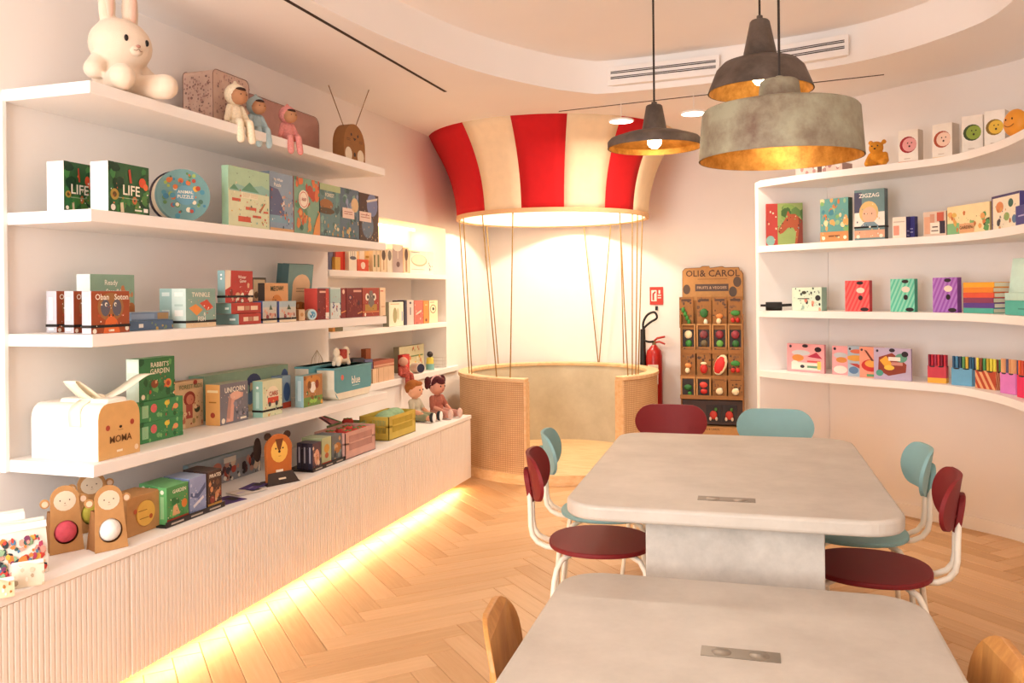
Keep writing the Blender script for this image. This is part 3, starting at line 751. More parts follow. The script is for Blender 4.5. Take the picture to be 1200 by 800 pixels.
can = arc([(RC - .03, ZC0 - .01), (RC - .012, ZC0 - .01), (.80, HC - .3), (.93, HC - .002), (.915, HC - .002), (.785, HC - .3)], 0, 2 * math.pi, 72).build('canopy_lining', M('lining_cream', '#f6e6cc', rough=.85), nook, loc=(CX, 0, 0), smooth=True, auto=40)
for i in range(len(aa) - 1):
    n = max(3, int((aa[i + 1] - aa[i]) / .09)); mb = MB(); k = len(prof)
    for j in range(n + 1):
        t = aa[i] + (aa[i + 1] - aa[i]) * j / n; mb.add([(r_ * math.cos(t), r_ * math.sin(t), z_) for r_, z_ in prof]); 
    for j in range(n):
        for q in range(k - 1): mb.face((j * k + q, (j + 1) * k + q, (j + 1) * k + q + 1, j * k + q + 1))
    o = mb.build('fabric_panel', CREAMF if i % 2 else REDF, nook, smooth=True, loc=(CX, 0, 0))
    sd = o.modifiers.new('Solidify', 'SOLIDIFY'); sd.thickness = .003; sd.offset = 1
# ropes from hoop to rim, in V pairs
def ropeat(pxt, pxb, back):
    def at(px, r, z):
        best = None
        for i in range(1440):
            t = math.radians(i / 4); p = (BX + (CX if z > 1.5 else 0) + r * math.cos(t), BY + r * math.sin(t), z)
            isb = (p[0] - BX) * BX + (p[1] - BY) * BY > 0
            if isb != back: continue
            e = abs(proj(*p)[0] - px)
            if best is None or e < best[0]: best = (e, p)
        return Vector(best[1])
    a = at(pxt, RC - .01, ZC0); c = at(pxb, BR - .035, ZB1 + .03); o3 = Vector((BX, BY, 0)); a -= o3; c -= o3
    MB().tube([a, a.lerp(c, .5) + Vector((0, 0, 0)), c], .0048, 6).build('rope', ROPE, nook, smooth=True)
for a_, c_, bk in ((538, 550, False), (543, 553, False), (565, 582, False), (601, 598, False), (684, 701, True), (716, 702, True), (726, 736, False), (741, 741, False), (747, 745, False), (753, 748, False), (727, 731, True), (570, 584, True)): ropeat(a_, c_, bk)
# lamp inside the canopy that washes the wall
MB().lathe([(0, -.004), (.12, -.004), (.13, .0), (.13, .03), (0, .03)], 32, c=(0, .1, HC - .09)).build('canopy_lamp', DISC, nook, smooth=True, auto=40)
area('canopy_lamp_light', (BX, BY + .1, HC - .11), (0, 0, 0), .25, .25, 24, (1, .88, .70), shape='DISK')
# warm glow under the platform edge
# ---------------------------------------------------------------- fire extinguisher, hose, sign
q = pix(767, 440, Y=YB - .09); r = thing('fire_extinguisher', 'red fire extinguisher standing beside the wicker basket', 'extinguisher', (q.x, YB - .10, 0))
RED = M('extinguisher_red', '#a8201c', rough=.3)
tpz = pix(767, 404, Y=YB - .1).z
MB().lathe([(0, 0.001), (.066, .001), (.072, .02), (.072, tpz - .1), (.062, tpz - .05), (.035, tpz - .02), (.02, tpz), (0, tpz)], 28).build('cylinder', RED, r, smooth=True, auto=50)
MB().box(-.045, -.0745, tpz - .34, .045, -.0715, tpz - .17).build('instruction_label', P('d9c9b8'), r)
MB().tube([(0, 0, tpz - .005), (0, 0, tpz + .04)], .018, 10).build('valve', M('valve_brass', '#8d7a5a', rough=.4, metal=.7), r)
MB().tube([(0, 0, tpz + .035), (.03, -.01, tpz + .06), (.10, -.03, tpz + .075)], .009, 8).build('handle', RED, r)
MB().tube([(0, 0, tpz + .02), (.05, -.01, tpz + .03), (.10, -.03, tpz + .01)], .008, 8).build('lever', RED, r)
ql = q.x; pts = [(0, -.01, tpz + .03), (-.05, -.03, tpz + .03), (-.10, -.02, tpz + .06), (-.09, -.02, tpz + .14), (-.03, -.02, tpz + .20), (.03, -.02, tpz + .24), (.01, -.02, tpz + .29), (-.05, -.02, tpz + .27), (-.09, -.02, tpz + .2), (-.09, -.02, tpz + .1)]
MB().tube(smooth3(pts), .010, 8).build('hose', BLACK, r, smooth=True)
MB().tube([(-.095, -.02, tpz + .14), (-.095, -.02, tpz - .25)], [.022, .03], 10).build('hose_horn', BLACK, r, smooth=True, auto=60)
a = pix(761.5, 357, Y=YB - .004); c = pix(777, 336, Y=YB - .004)
w_, h_ = c.x - a.x, c.z - a.z
r = thing('safety_sign', 'small red fire extinguisher sign on the back wall', 'sign', ((a.x + c.x) / 2, YB - .004, a.z))
carton(r, w_, .006, h_, 'c0392b', art=[('r', .12, .2, .52, .82, 'f0e2d8'), ('r', .2, .25, .34, .6, 'b0302a'), ('p', [(.2, .62), (.42, .78), (.46, .7), (.3, .55)], 'b0302a'), ('r', .6, .5, .85, .56, 'f0e2d8'), ('r', .6, .36, .85, .42, 'f0e2d8'), ('r', .66, .62, .8, .82, 'f0e2d8')], pname='sign_plate')
MB().box(-.012, -.004, -.05, .012, .003, -.012).build('hook', BLACK, r)
# ================================================================ things on the left shelves and cabinet
def mpp(p): return (-p[0] * sp + p[1] * cp) / F          # metres per pixel at a point
def at_left(z, X, px): q = onx(X + (DXC if abs(z - TOPZ) < .03 else 0), z, px); return q, mpp(q)
LOGO = [('e', .1, .1, .055, None, 'efe6d6'), ('r', .62, .07, .8, .1, 'efe6d6'), ('r', .84, .06, .95, .14, 'f4efe6')]
Z1, Z2, Z3, Z4 = LS
# ---- top shelf: plush rabbit, suitcases, dolls, card radio
PLUSH = M('cream_plush', '#e6d2bc', rough=.95, var=.03, bump=.5, bscale=500, sheen=.3)
q, k = at_left(Z1, -2.49, 140)
r = thing('plush_rabbit', 'large cream plush rabbit sitting on the top left shelf', 'plush toy', (q.x, q.y, Z1 + .001), math.radians(78))
b = MB(); b.ell((0, .01, .085), (.098, .085, .095), 20); b.ell((0, -.01, .208), (.122, .106, .104), 24)
for s in (-1, 1):
    b.limb((s * .085, 0, .13), (s * .122, -.02, .09), .038, .038); b.limb((s * .055, -.06, .05), (s * .095, -.15, .05), .047, .05)
    b.ell((s * .05, 0, .355), (.036, .022, .115), 16)
b.build('plush_body', PLUSH, r, remesh=.006)
for s in (-1, 1):
    MB().ell((s * .045, -.108, .214), (.0085, .006, .013), 12).build('eye', BLACK, r, smooth=True)
    MB().ell((s * .05, -.018, .37), (.018, .007, .075), 12).build('inner_ear', M('ear_pink', '#e8c3b0', rough=.95), r, smooth=True)
MB().ell((0, -.118, .19), (.010, .006, .006), 12).build('nose', M('nose_pink', '#b98474', rough=.8), r, smooth=True)
MB().ell((0, -.098, .178), (.032, .02, .024), 14).build('muzzle', PLUSH, r, smooth=True)
for s in (-1, 1): MB().tube([(0, -.119, .180), (s * .009, -.1185, .172), (s * .019, -.115, .174)], .0012, 5).build('smile', M('stitch_brown', '#8a6a58'), r)
def suitcase(z, X, p0, p1, top, end, label, cf, dots, rad):
    q = onx(X, z, p0); w = slide(q, (0, 1), p1); h = rise(q, top); d = slide(q, (-1, 0), end, .1) if end > 3 else end
    r = thing('suitcase', label, 'suitcase', (X - d / 2, q.y + w / 2, z + .001), math.pi / 2, 'card suitcases on the top shelf')
    out = rrect(w, h, rad, 8, 0, h / 2); m = P(cf)
    MB().prism(out, -d / 2, d / 2, fn=lambda u, v, t: (u, t, v)).build('case_body', m, r, smooth=True, auto=40, bevel=.003)
    edge = P('8f6a5c')
    for yy in (-d / 2 - .0005, d / 2 + .0005):
        MB().tube([(u, yy, v) for u, v in rrect(w + .002, h + .002, rad, 8, 0, h / 2 )], .0018, 6, closed=True).build('piping', edge, r)
    MB().tube([(-.04, 0, h - .002), (-.035, 0, h + .012), (0, 0, h + .016), (.035, 0, h + .012), (.04, 0, h - .002)], .004, 8).build('handle', edge, r, smooth=True)
    if dots:
        fn, W, H = face_fn(w, d, h, 'F'); art_mesh(r, [('b', 170, 3, dots, .012, .026, (.04, .04, .96, .96))], fn, W, H, 'floral_print')
        fn, W, H = face_fn(w, d, h, 'E'); art_mesh(r, [('b', 150, 5, dots, .012, .026, (.06, .1, .94, .88))], fn, W, H, 'side_floral_print')
suitcase(Z1, -2.52, 250, 292, 80, 215, 'floral pink card suitcase beside the plush rabbit', 'd3b4a4', ['8d6f68', 'a87f77', 'b9938a'], .03)
suitcase(Z1, -2.63, 288, 374, 108, .10, 'plain dusty rose card suitcase behind the pink doll', 'b78a80', None, .05)
def rag_doll(label, px, X, hpx, suit, yaw, hood, dots=None):
    q, k = at_left(Z1, X, px); s = hpx * k / .30
    r = thing('plush_doll', label, 'plush doll', (q.x, q.y, Z1 + .001), math.radians(yaw), 'soft dolls sitting on the top shelf edge')
    S = lambda *p: tuple(v * s for v in p)
    b = MB(); b.ell(S(0, 0, .075), S(.045, .04, .075), 14)
    for sx in (-1, 1):
        b.limb(S(sx * .04, 0, .12), S(sx * .075, -.02, .04), .022 * s, .018 * s)
        b.limb(S(sx * .025, -.02, .025), S(sx * .035, -.085, .022), .026 * s, .024 * s); b.limb(S(sx * .035, -.09, .018), S(sx * .04, -.105, -.085), .024 * s, .024 * s)
    b.build('doll_suit', suit, r, remesh=.004)
    b = MB(); b.ell(S(0, -.002, .2), S(.068, .064, .068), 16); b.ell(S(0, .0, .27), S(.014, .014, .016), 8); b.build('hood', hood, r, remesh=.004)
    MB().ell(S(0, -.036, .187), S(.054, .05, .052), 16).build('head', M('doll_skin', '#b98560', rough=.9), r, smooth=True)
    MB().ell(S(0, -.044, .222), S(.036, .042, .016), 12).build('fringe', M('doll_hair', '#3a241c', rough=.95), r, smooth=True)
    for sx in (-1, 1): MB().ell(S(sx * .02, -.083, .19), S(.004, .004, .004), 8).build('eye', BLACK, r)
rag_doll('cream spotted soft doll slumped at the floral suitcase', 276, -2.42, 58, M('doll_cream', '#e9d9bd', rough=.95, var=.12, scale=120), 72, M('doll_cream', '#e9d9bd'))
rag_doll('pale blue soft doll leaning behind the cream doll', 300, -2.43, 50, M('doll_blue', '#a9bfc4', rough=.95, var=.05, scale=90), 66, M('doll_blue', '#a9bfc4'))
rag_doll('pink spotted soft doll in front of the rose suitcase', 337, -2.40, 47, M('doll_pink', '#d98d86', rough=.95, var=.14, scale=120), 66, M('doll_pink', '#d98d86'))
q = onx(-2.45, Z1, 403); w = slide(q, (0, 1), 428); h = rise(q, 141); d = slide(q, (-1, 0), 390, .1)
r = thing('card_radio', 'brown card rabbit radio with two long antennas', 'toy radio', (-2.45 - d / 2, q.y + w / 2, Z1 + .001), math.pi / 2)
out = [(-w / 2, 0), (w / 2, 0)] + [(w / 2 * math.cos(t), h - w / 2 + w / 2 * math.sin(t)) for t in [math.pi * i / 14 for i in range(15)]]
MB().prism(out, -d / 2, d / 2, fn=lambda u, v, t: (u, t, v)).build('radio_body', KRAFT2, r, smooth=True, auto=40)
fn, W, H = face_fn(w, d, h, 'F')
art_mesh(r, [('e', .22, .22, .16, None, 'e7d9bf'), ('e', .78, .22, .16, None, 'e7d9bf'), ('e', .5, .24, .05, None, '2b1a12'), ('e', .35, .72, .035, None, '2b1a12'), ('e', .65, .72, .035, None, '2b1a12'), ('p', [(.42, .65), (.58, .65), (.5, .58)], '2b1a12'), ('r', .12, .6, .3, .61, '2b1a12'), ('r', .7, .6, .88, .61, '2b1a12'), ('r', .12, .56, .3, .57, '2b1a12'), ('r', .7, .56, .88, .57, '2b1a12')], fn, W, H, 'face_print')
for px, py, x0_ in ((385, 100, -.25), (435, 98, .25)):
    e = pix(px, py, X=-2.45 - d / 2); e = Vector((e.y - (q.y + w / 2), 0, e.z - Z1))
    MB().tube([(x0_ * w, 0, h - .02), e], .003, 6).build('antenna', M('twig_brown', '#8a6a4a'), r)

# ---- second shelf: games and puzzles
LIFEART = [('b', 26, 4, ['1f4a2a', '2f6a38', '3f7d3f', '163a22', '507f3c'], .06, .16), ('e', .14, .36, .1, None, 'a98b3a'), ('e', .14, .36, .05, None, '5d4a1e'), ('e', .82, .66, .09, .1, 'd9542f'), ('e', .9, .58, .06, .07, 'e07040'), ('p', [(.5, .62), (.56, .62), (.52, .9), (.47, .88)], 'b5452c'), ('e', .62, .28, .06, .08, 'c0703f'), ('p', [(.28, .02), (.36, .02), (.34, .22), (.27, .2)], 'd9c9a8'), ('r', .22, .3, .74, .315, '9ab08c'),
           ('t', 'LIFE', .53, .47, .2, 'f4ecd6', .62)] + LOGO
lbox(Z2, -2.55, 75, 108, 188, 55, 'game_box', 'dark green animal game box, farther left of two alike', 'game box', '2c5a33', 'f4f0ea', 'f4f0ea', 'green animal game boxes', LIFEART)
lbox(Z2, -2.39, 127, 175, 188, 106, 'game_box', 'dark green animal game box next to the round tin', 'game box', '2c5a33', 'f4f0ea', 'f4f0ea', 'green animal game boxes', LIFEART)
# round tin, its lid turned to the room
q, k = at_left(Z2, -2.47, 212); R_ = 30.5 * k; dp = .105
r = thing('round_puzzle_tin', 'round blue puzzle tin standing on its edge', 'tin', (q.x - .02, q.y + .02, Z2 + R_ + .0035), math.radians(57))
def disc(mb, rad, y0, y1, mi=0, n=40):
    a = mb.add([(rad * math.cos(2 * math.pi * i / n), y0, rad * math.sin(2 * math.pi * i / n)) for i in range(n)]); c = mb.add([(rad * math.cos(2 * math.pi * i / n), y1, rad * math.sin(2 * math.pi * i / n)) for i in range(n)])
    mb.face(range(a, a + n), mi); mb.face(range(c, c + n), mi)
    for i in range(n): mb.face((a + i, a + (i + 1) % n, c + (i + 1) % n, c + i), mi)
    return mb
disc(MB(), R_ - .004, -dp / 2, dp / 2).build('tin_wall', P('e6d3b6'), r, smooth=True, auto=40)
disc(MB(), R_, -dp / 2 - .001, -dp / 2 + .032).build('lid', P('6f9a9a'), r, smooth=True, auto=40)
disc(MB(), R_ + .003, dp / 2 - .012, dp / 2).build('base_rim', P('3b3540'), r, smooth=True, auto=40)
rnd = random.Random(8); A_ = []
for i in range(46):
    t = rnd.uniform(0, 6.28); ra = rnd.uniform(.2, .43); A_.append(('e', .5 + ra * math.cos(t), .5 + ra * math.sin(t), rnd.uniform(.02, .055), None, rnd.choice(['5f8a55', '9db55e', 'c9703c', 'e3b04a', '3f7fa0', 'b04a35', 'e8dcc0', '456d5f', '4d8ea3'])))
art_mesh(r, A_ + [('e', .52, .5, .19, None, '6a9db0'), ('t', 'ANIMAL', .52, .56, .07, 'f3ecd9', .3), ('t', 'PUZZLE', .52, .47, .07, 'f3ecd9', .3)], lambda u, v, e: (-R_ + u, -dp / 2 - .001 - e, -R_ + v), 2 * R_, 2 * R_, 'lid_print')
g2 = 'picture puzzle boxes on the second shelf'
CARS = [('r', 0, .62, 1, 1, 'a9c9a6'), ('p', [(0, .6), (.2, .72), (.45, .68), (.8, .76), (1, .7), (1, .6)], '8fbcae'), ('p', [(.3, .62), (.5, .78), (.74, .62)], '5d9474'), ('p', [(.03, .62), (.13, .71), (.24, .62)], '5d9474'), ('r', .3, .5, .7, .6, 'f3ecd2'), ('t', 'BEEP BEEP', .5, .55, .07, 'ded2ae', .38), ('r', .08, .43, .28, .48, 'c8583c'), ('r', .4, .31, .66, .36, 'cf5a3c'), ('r', .22, .1, .52, .19, 'd4593b'), ('r', .57, .19, .78, .23, 'c8583c'), ('r', .84, .29, .96, .32, 'c8583c'), ('p', [(.72, .3), (.86, .46), (.89, .45), (.76, .28)], 'b06a3c'), ('b', 26, 6, ['5d8f72', 'd0a23c', '3f5a50', 'c8583c', '7fa88c'], .008, .02, (.03, .04, .97, .5)), ('b', 6, 9, ['56624a'], .006, .012, (.1, .8, .95, .97))]
lbox(Z2, -2.41, 268, 316, 193, 260, 'puzzle_box', 'tall mint puzzle box with vintage cars', 'puzzle box', 'd8dcb6', '9cc3a4', '9cc3a4', g2, CARS)
lbox(Z2, -2.425, 316.5, 344, 200, .07, 'puzzle_box', 'blue puzzle box with a night whale picture', 'puzzle box', '8a9db0', '7f8fa0', None, g2, [('p', [(0, .2), (0, .75), (.35, .72), (.62, .5), (.6, .3), (.4, .18)], '5b6486'), ('r', 0, .16, 1, .28, '7fa3b4'), ('b', 10, 3, ['d9b9a0', 'e8d2c2', 'c99a86'], .015, .04, (.4, .4, 1, .75)), ('b', 8, 5, ['c0563c', '3d5560', 'd98f4a'], .015, .035, (.5, .02, .95, .3)), ('r', 0, 0, 1, .07, 'd9a878'), ('t', 'My Whale', .33, .87, .06, 'f3eee2', .6), ('t', 'Puzzle', .3, .79, .06, 'f3eee2', .5)])
lbox(Z2, -2.425, 345, 374.5, 206, .07, 'puzzle_box', 'orange and green coral reef puzzle box', 'puzzle box', '7fa58c', 'b85f48', None, g2, [('b', 16, 2, ['d9703c', 'e0863f', 'c95a30', 'b9482a'], .06, .12, (.45, .55, 1, 1)), ('b', 10, 5, ['e09a55', 'd97f45', 'c95a30'], .05, .11, (.1, .15, .6, .38)), ('b', 6, 8, ['d9703c', 'b9482a'], .05, .08, (0, .85, .3, 1)), ('b', 12, 9, ['5f8f6a', '8fb08a', '476f58'], .03, .07), ('p', [(.7, 0), (1, 0), (1, .45), (.85, .3)], 'e0944f'), ('e', .35, .62, .2, None, 'f1e3cf'), ('e', .35, .62, .17, None, 'c9705a'), ('e', .35, .62, .15, None, 'f1e3cf'), ('t', 'REEF', .35, .62, .05, 'a8452f', .25)])
POND = lambda s: [('b', 22, s, ['4f7470', '6d9a92', '5c8387', '39565a', '85aba0'], .04, .1), ('b', 8, s + 1, ['c9a56a', 'e3d2a8', 'b9854a'], .03, .06, (.1, .05, .9, .3)), ('r', .0, .0, 1, .05, '4a5d66')]
lbox(Z2, -2.43, 375, 399, 214, .06, 'puzzle_box', 'teal puzzle box with a brown bear in a forest', 'puzzle box', '66898a', '506a70', None, g2, POND(1) + [('r', 0, .88, 1, 1, 'a9b98a'), ('e', .3, .62, .32, .1, '9a6430'), ('e', .3, .5, .4, .06, '54442c'), ('t', 'FOREST', .45, .8, .07, 'eee6d2', .7)])
lbox(Z2, -2.435, 399, 421, 219, .06, 'puzzle_box', 'slate blue puzzle box with a pale label', 'puzzle box', '5c7383', '4c5f6d', None, g2, POND(11) + [('b', 6, 4, ['7d8aa5', '8f9ab5'], .05, .1, (.2, .6, 1, .9)), ('r', .1, .42, .72, .62, 'e8cfc0'), ('r', .18, .5, .62, .515, 'b06a5c'), ('r', .18, .54, .62, .555, 'b06a5c'), ('e', .75, .7, .2, .14, 'd9b98c')])
lbox(Z2, -2.44, 421.5, 444, 225, .06, 'puzzle_box', 'dark brown puzzle box with blue planets', 'puzzle box', '4a3630', '3c2c28', None, g2, [('e', .66, .78, .28, None, '7480a5'), ('e', .42, .34, .3, None, '5f7286'), ('p', [(.35, .86), (.95, .95), (.92, .9), (.4, .82)], 'd9d0c0'), ('r', .0, .42, .6, .62, 'e8cfc0'), ('r', .06, .5, .5, .515, 'b06a5c'), ('r', .06, .55, .5, .565, 'b06a5c'), ('b', 10, 6, ['c9a56a', 'e0cfae'], .008, .02, (.05, .03, .95, .22))])

# ---- third shelf
OB = [('e', .5, .62, .34, .34, '9a6a3c'), ('e', .36, .6, .12, .2, '5c5a66'), ('e', .66, .6, .12, .2, '5c5a66'), ('e', .38, .68, .035, .05, 'f0ead8'), ('e', .62, .68, .035, .05, 'f0ead8'), ('e', .39, .67, .018, .028, '20140f'), ('e', .63, .67, .018, .028, '20140f'), ('p', [(.3, 0), (.36, .3), (.5, .46), (.66, .3), (.74, 0)], 'd9692f'), ('e', .46, .42, .018, .03, '2b1a12'), ('e', .55, .42, .018, .03, '2b1a12'), ('e', .2, .42, .04, .03, 'b5502f'), ('e', .82, .42, .04, .03, 'b5502f'), ('t', 'Oban', .26, .86, .14, 'f6eede', .38), ('t', 'Soton', .76, .86, .14, 'f6eede', .38), ('e', .08, .06, .05, None, 'eee4d2'), ('e', .92, .1, .05, None, 'eee4d2'), ('r', .44, .04, .58, .09, 'eee4d2')]
OE = [('r', .25, .3, .6, .85, 'f4f2f0'), ('r', .2, .06, .7, .11, 'f4f2f0')]
g3 = 'brown owl game boxes'
for X_, a_, e_, lab in ((-2.385, 107, 96, 'brown owl game box in front of its two twins'), (-2.515, 86.5, 75.5, 'brown owl game box, middle of the three twins'), (-2.64, 66.5, 54.5, 'brown owl game box, hindmost of the three twins')):
    q = onx(X_, Z3, a_); wd = 45 * mpp(onx(-2.385, Z3, 107)) / .72
    lbox(Z3, X_, a_, a_ + 45 * (1 if X_ > -2.4 else .85), 341, e_, 'game_box', lab, 'game box', '9c4a26', 'bdbcc4', 'bdbcc4', g3, OB, OE, band=.17)
lbox(Z3, -2.59, 106, 158, 321, 90, 'game_box', 'sage green game box standing behind the owl boxes', 'game box', '8aa890', 'd8e2dc', 'c9d6cc', None, [('t', 'Ready', .45, .84, .12, 'f3ecdc', .5), ('t', 'Steady!', .5, .68, .12, 'f3ecdc', .75), ('b', 6, 3, ['c9804f', 'd99a60'], .05, .1, (.7, .5, .95, .8)), ('e', .92, .35, .1, .14, 'b5703c')])
gb = 'flat blue boxes beside the owl games'
_, _, _, hf = lbox(Z3, -2.42, 152, 203, 377, .12, 'flat_box', 'lower dark blue flat box beside the owl games', 'box', '4d6683', '5f7896', '6f88a0', gb, [('r', .2, .3, .3, .7, 'e8e4da'), ('b', 8, 3, ['7d8f6a', 'c9a55c'], .1, .25, (.45, .1, 1, .9))], tart=[('b', 20, 4, ['7f97ad', '9bb0bd', '56708c'], .06, .14)])
lbox(Z3, -2.44, 154, 198, 366.5, .11, 'flat_box', 'upper pale blue flat box beside the owl games', 'box', '7288a5', '8aa0b5', '9bb0bd', gb, [('r', .0, .2, .6, .8, '8aa0bb'), ('r', .68, .1, .98, .9, 'a08258')], dz=hf + .001)
FISH = [('p', [(.1, .5), (.32, .6), (.55, .45), (.35, .3)], 'e08f45'), ('p', [(.45, .62), (.7, .72), (.92, .5), (.7, .42)], 'cf4f35'), ('t', 'TWINKLE', .48, .84, .12, 'f3ecdc', .6), ('t', '&', .6, .34, .09, 'f3ecdc'), ('t', 'FISH', .5, .22, .12, 'f3ecdc', .4), ('r', 0, 0, 1, .13, 'e3c7a2')]
lbox(Z3, -2.40, 218, 253, 338, 201.5, 'game_box', 'teal goldfish game box with a black elastic band', 'game box', '87a89c', 'cfe0d8', '9cb8ac', 'teal goldfish game boxes', FISH, [('r', .2, .8, .8, .9, 'f0efe6'), ('r', .2, .3, .8, .45, 'f0efe6'), ('r', .2, .55, .8, .6, 'b5ccc2')], band=.15)
lbox(Z3, -2.51, 202, 236, 338, 187, 'game_box', 'teal goldfish game box hidden behind its banded twin', 'game box', '87a89c', 'a8c6bf', '9cb8ac', 'teal goldfish game boxes', FISH, [('r', .2, .8, .8, .9, 'dfeae2'), ('r', .2, .3, .8, .45, 'dfeae2')])
gr = 'red and teal winter game boxes'
RT = [('r', .2, .3, .42, .7, 'e8cdb0'), ('r', .45, .3, .6, .7, 'b98a6a'), ('r', .64, .3, .88, .7, 'e8cdb0')]
_, _, _, h1 = lbox(Z3, -2.39, 280, 306, 368, 253, 'game_box', 'red flat winter game, bottom of its stack', 'game box', 'b0392f', '7d9c96', 'b0392f', gr, RT, [('r', .6, .4, .85, .6, 'e5efe8')])
_, _, _, h2 = lbox(Z3, -2.40, 271, 306, 355.5, 253, 'game_box', 'red flat winter game, middle of its stack', 'game box', 'b0392f', '76968d', 'b0392f', gr, RT, [('r', .6, .4, .85, .6, 'e5efe8')], dz=h1 + .0012, height=h1)

q = onx(-2.42, Z3, 264); hh = rise(q, 316.5) - 2 * h1 - .003
lbox(Z3, -2.42, 264, 296.5, 316.5, 255, 'game_box', 'red winter game box with a fox, top of its stack', 'game box', 'b53a33', '8fb0b0', 'aa3a33', gr, [('b', 12, 4, ['e8d2b0', 'c85a45', 'd9b08a', '7a2a24', 'f0e2cc'], .06, .16, (.05, .1, .95, .6)), ('p', [(.0, 1), (.2, 1), (.18, .5), (0, .4)], 'ecdcc4'), ('t', 'Winter', .58, .8, .1, 'f3e6d4', .5), ('t', 'Game', .6, .68, .1, 'f3e6d4', .4), ('b', 6, 7, ['4f6a66', 'ead9c2'], .05, .09, (.1, .0, .9, .12))], [('e', .5, .86, .12, None, 'f2f2ec'), ('e', .5, .74, .12, None, 'f2f2ec')], band=.19, dz=2 * h1 + .0026, height=hh)
lbox(Z3, -2.63, 297.5, 312, 325, .03, 'game_box', 'beige patterned game with a dark border behind the red stack', 'game box', 'e2cba6', '5a5142', '5a5142', None, [('r', 0, .95, 1, 1, '5a5142'), ('r', .93, 0, 1, 1, '5a5142'), ('e', .5, .3, .2, None, '5a5142'), ('e', .5, .3, .12, None, 'e2cba6'), ('e', .2, .6, .16, None, '6d6250'), ('e', .75, .75, .12, None, 'c9a070')])
lbox(Z3, -2.50, 310.5, 338, 331.5, .04, 'game_box', 'orange cat card game behind two small blue-spined boxes', 'game box', 'e5ad78', '4a3c34', None, None, [('t', 'MEOW!', .5, .86, .13, '4f5a3c', .85), ('e', .5, .5, .22, .2, 'd98a45'), ('e', .45, .52, .05, .05, '8a4a22'), ('b', 5, 2, ['cf8a50', 'b97a48'], .06, .12, (.2, .05, .8, .35))])
CAT = [('r', .0, .72, 1, 1, 'a9bbc0'), ('p', [(.45, .6), (.55, .85), (.7, .6)], '3f5a44'), ('b', 9, 3, ['d9a08a', 'e3c4a6', '8c3a3c', 'c2706a'], .07, .14, (.1, .25, .9, .6)), ('r', 0, 0, 1, .14, 'ead9bd')]
for X_, a_, b_, e_, lab in ((-2.40, 327.5, 347, 319.5, 'small village game box with blue spine, farther from the red stack'), (-2.40, 308, 324.5, 303, 'small village game box with blue spine, touching the red stack')):
    lbox(Z3, X_, a_, b_, 353, .055, 'game_box', lab, 'game box', 'c9c3b6', '5666a0', '8b97b5', 'small village games', CAT, [('r', .3, .2, .7, .85, 'e8e6ea')], band=.16)
for X_, a_, b_, e_, y_, lab in ((-2.57, 341, 362, .03, -14, 'tall teal tube box with an orange fish, leaning in front'), (-2.65, 333, 350, .03, -10, 'tall dark teal tube box, leaning behind')):
    r, w, d, h = lbox(Z3, X_, a_, b_, 309, .05, 'tall_game_box', lab, 'game box', '7d9a92', '4c6a6a', None, 'tall teal leaning boxes', [('e', .55, .62, .36, .2, 'e6bd92'), ('r', .2, .2, .9, .62, 'e6bd92'), ('e', .55, .18, .34, .14, 'c9752f'), ('b', 5, 2, ['d98f4a', '9a5522', 'e6b070'], .03, .06, (.3, .1, .8, .3)), ('r', .35, .5, .75, .52, 'b08a68'), ('r', .35, .55, .75, .57, 'b08a68')])
    r.rotation_euler = (math.radians(7), 0, math.pi / 2 + math.radians(y_)); r.location.x -= .012; r.location.z += .0035
q, k = at_left(Z3, -2.43, 351); r = thing('small_card_pot', 'tiny tan card cube beside the blue round tin', 'box', (q.x, q.y, Z3 + .0006), math.radians(70))
carton(r, 9 * k, 9 * k, 13 * k, 'd9b48a', 'b98f62', 'e0c49c', [('e', .5, .55, .25, None, 'c58a55')])
q, k = at_left(Z3, -2.42, 364); r = thing('small_round_tin', 'tiny round blue tin on edge beside the red boxes', 'tin', (q.x, q.y, Z3 + .0006 + 6.5 * k), math.radians(62))
R2 = 6.5 * k; disc(MB(), R2, -.015, .015, n=28).build('tin_wall', P('c8bfa8'), r, smooth=True, auto=40)
art_mesh(r, [('e', .5, .5, .46, None, 'bcd2d6'), ('e', .55, .5, .3, None, '5f93ac'), ('b', 6, 3, ['e8e0d0', '4a7a92'], .06, .12, (.3, .3, .7, .7))], lambda u, v, e: (-R2 + u, -.015 - e, -R2 + v), 2 * R2, 2 * R2, 'lid_print')
gd = 'dark red card game boxes'
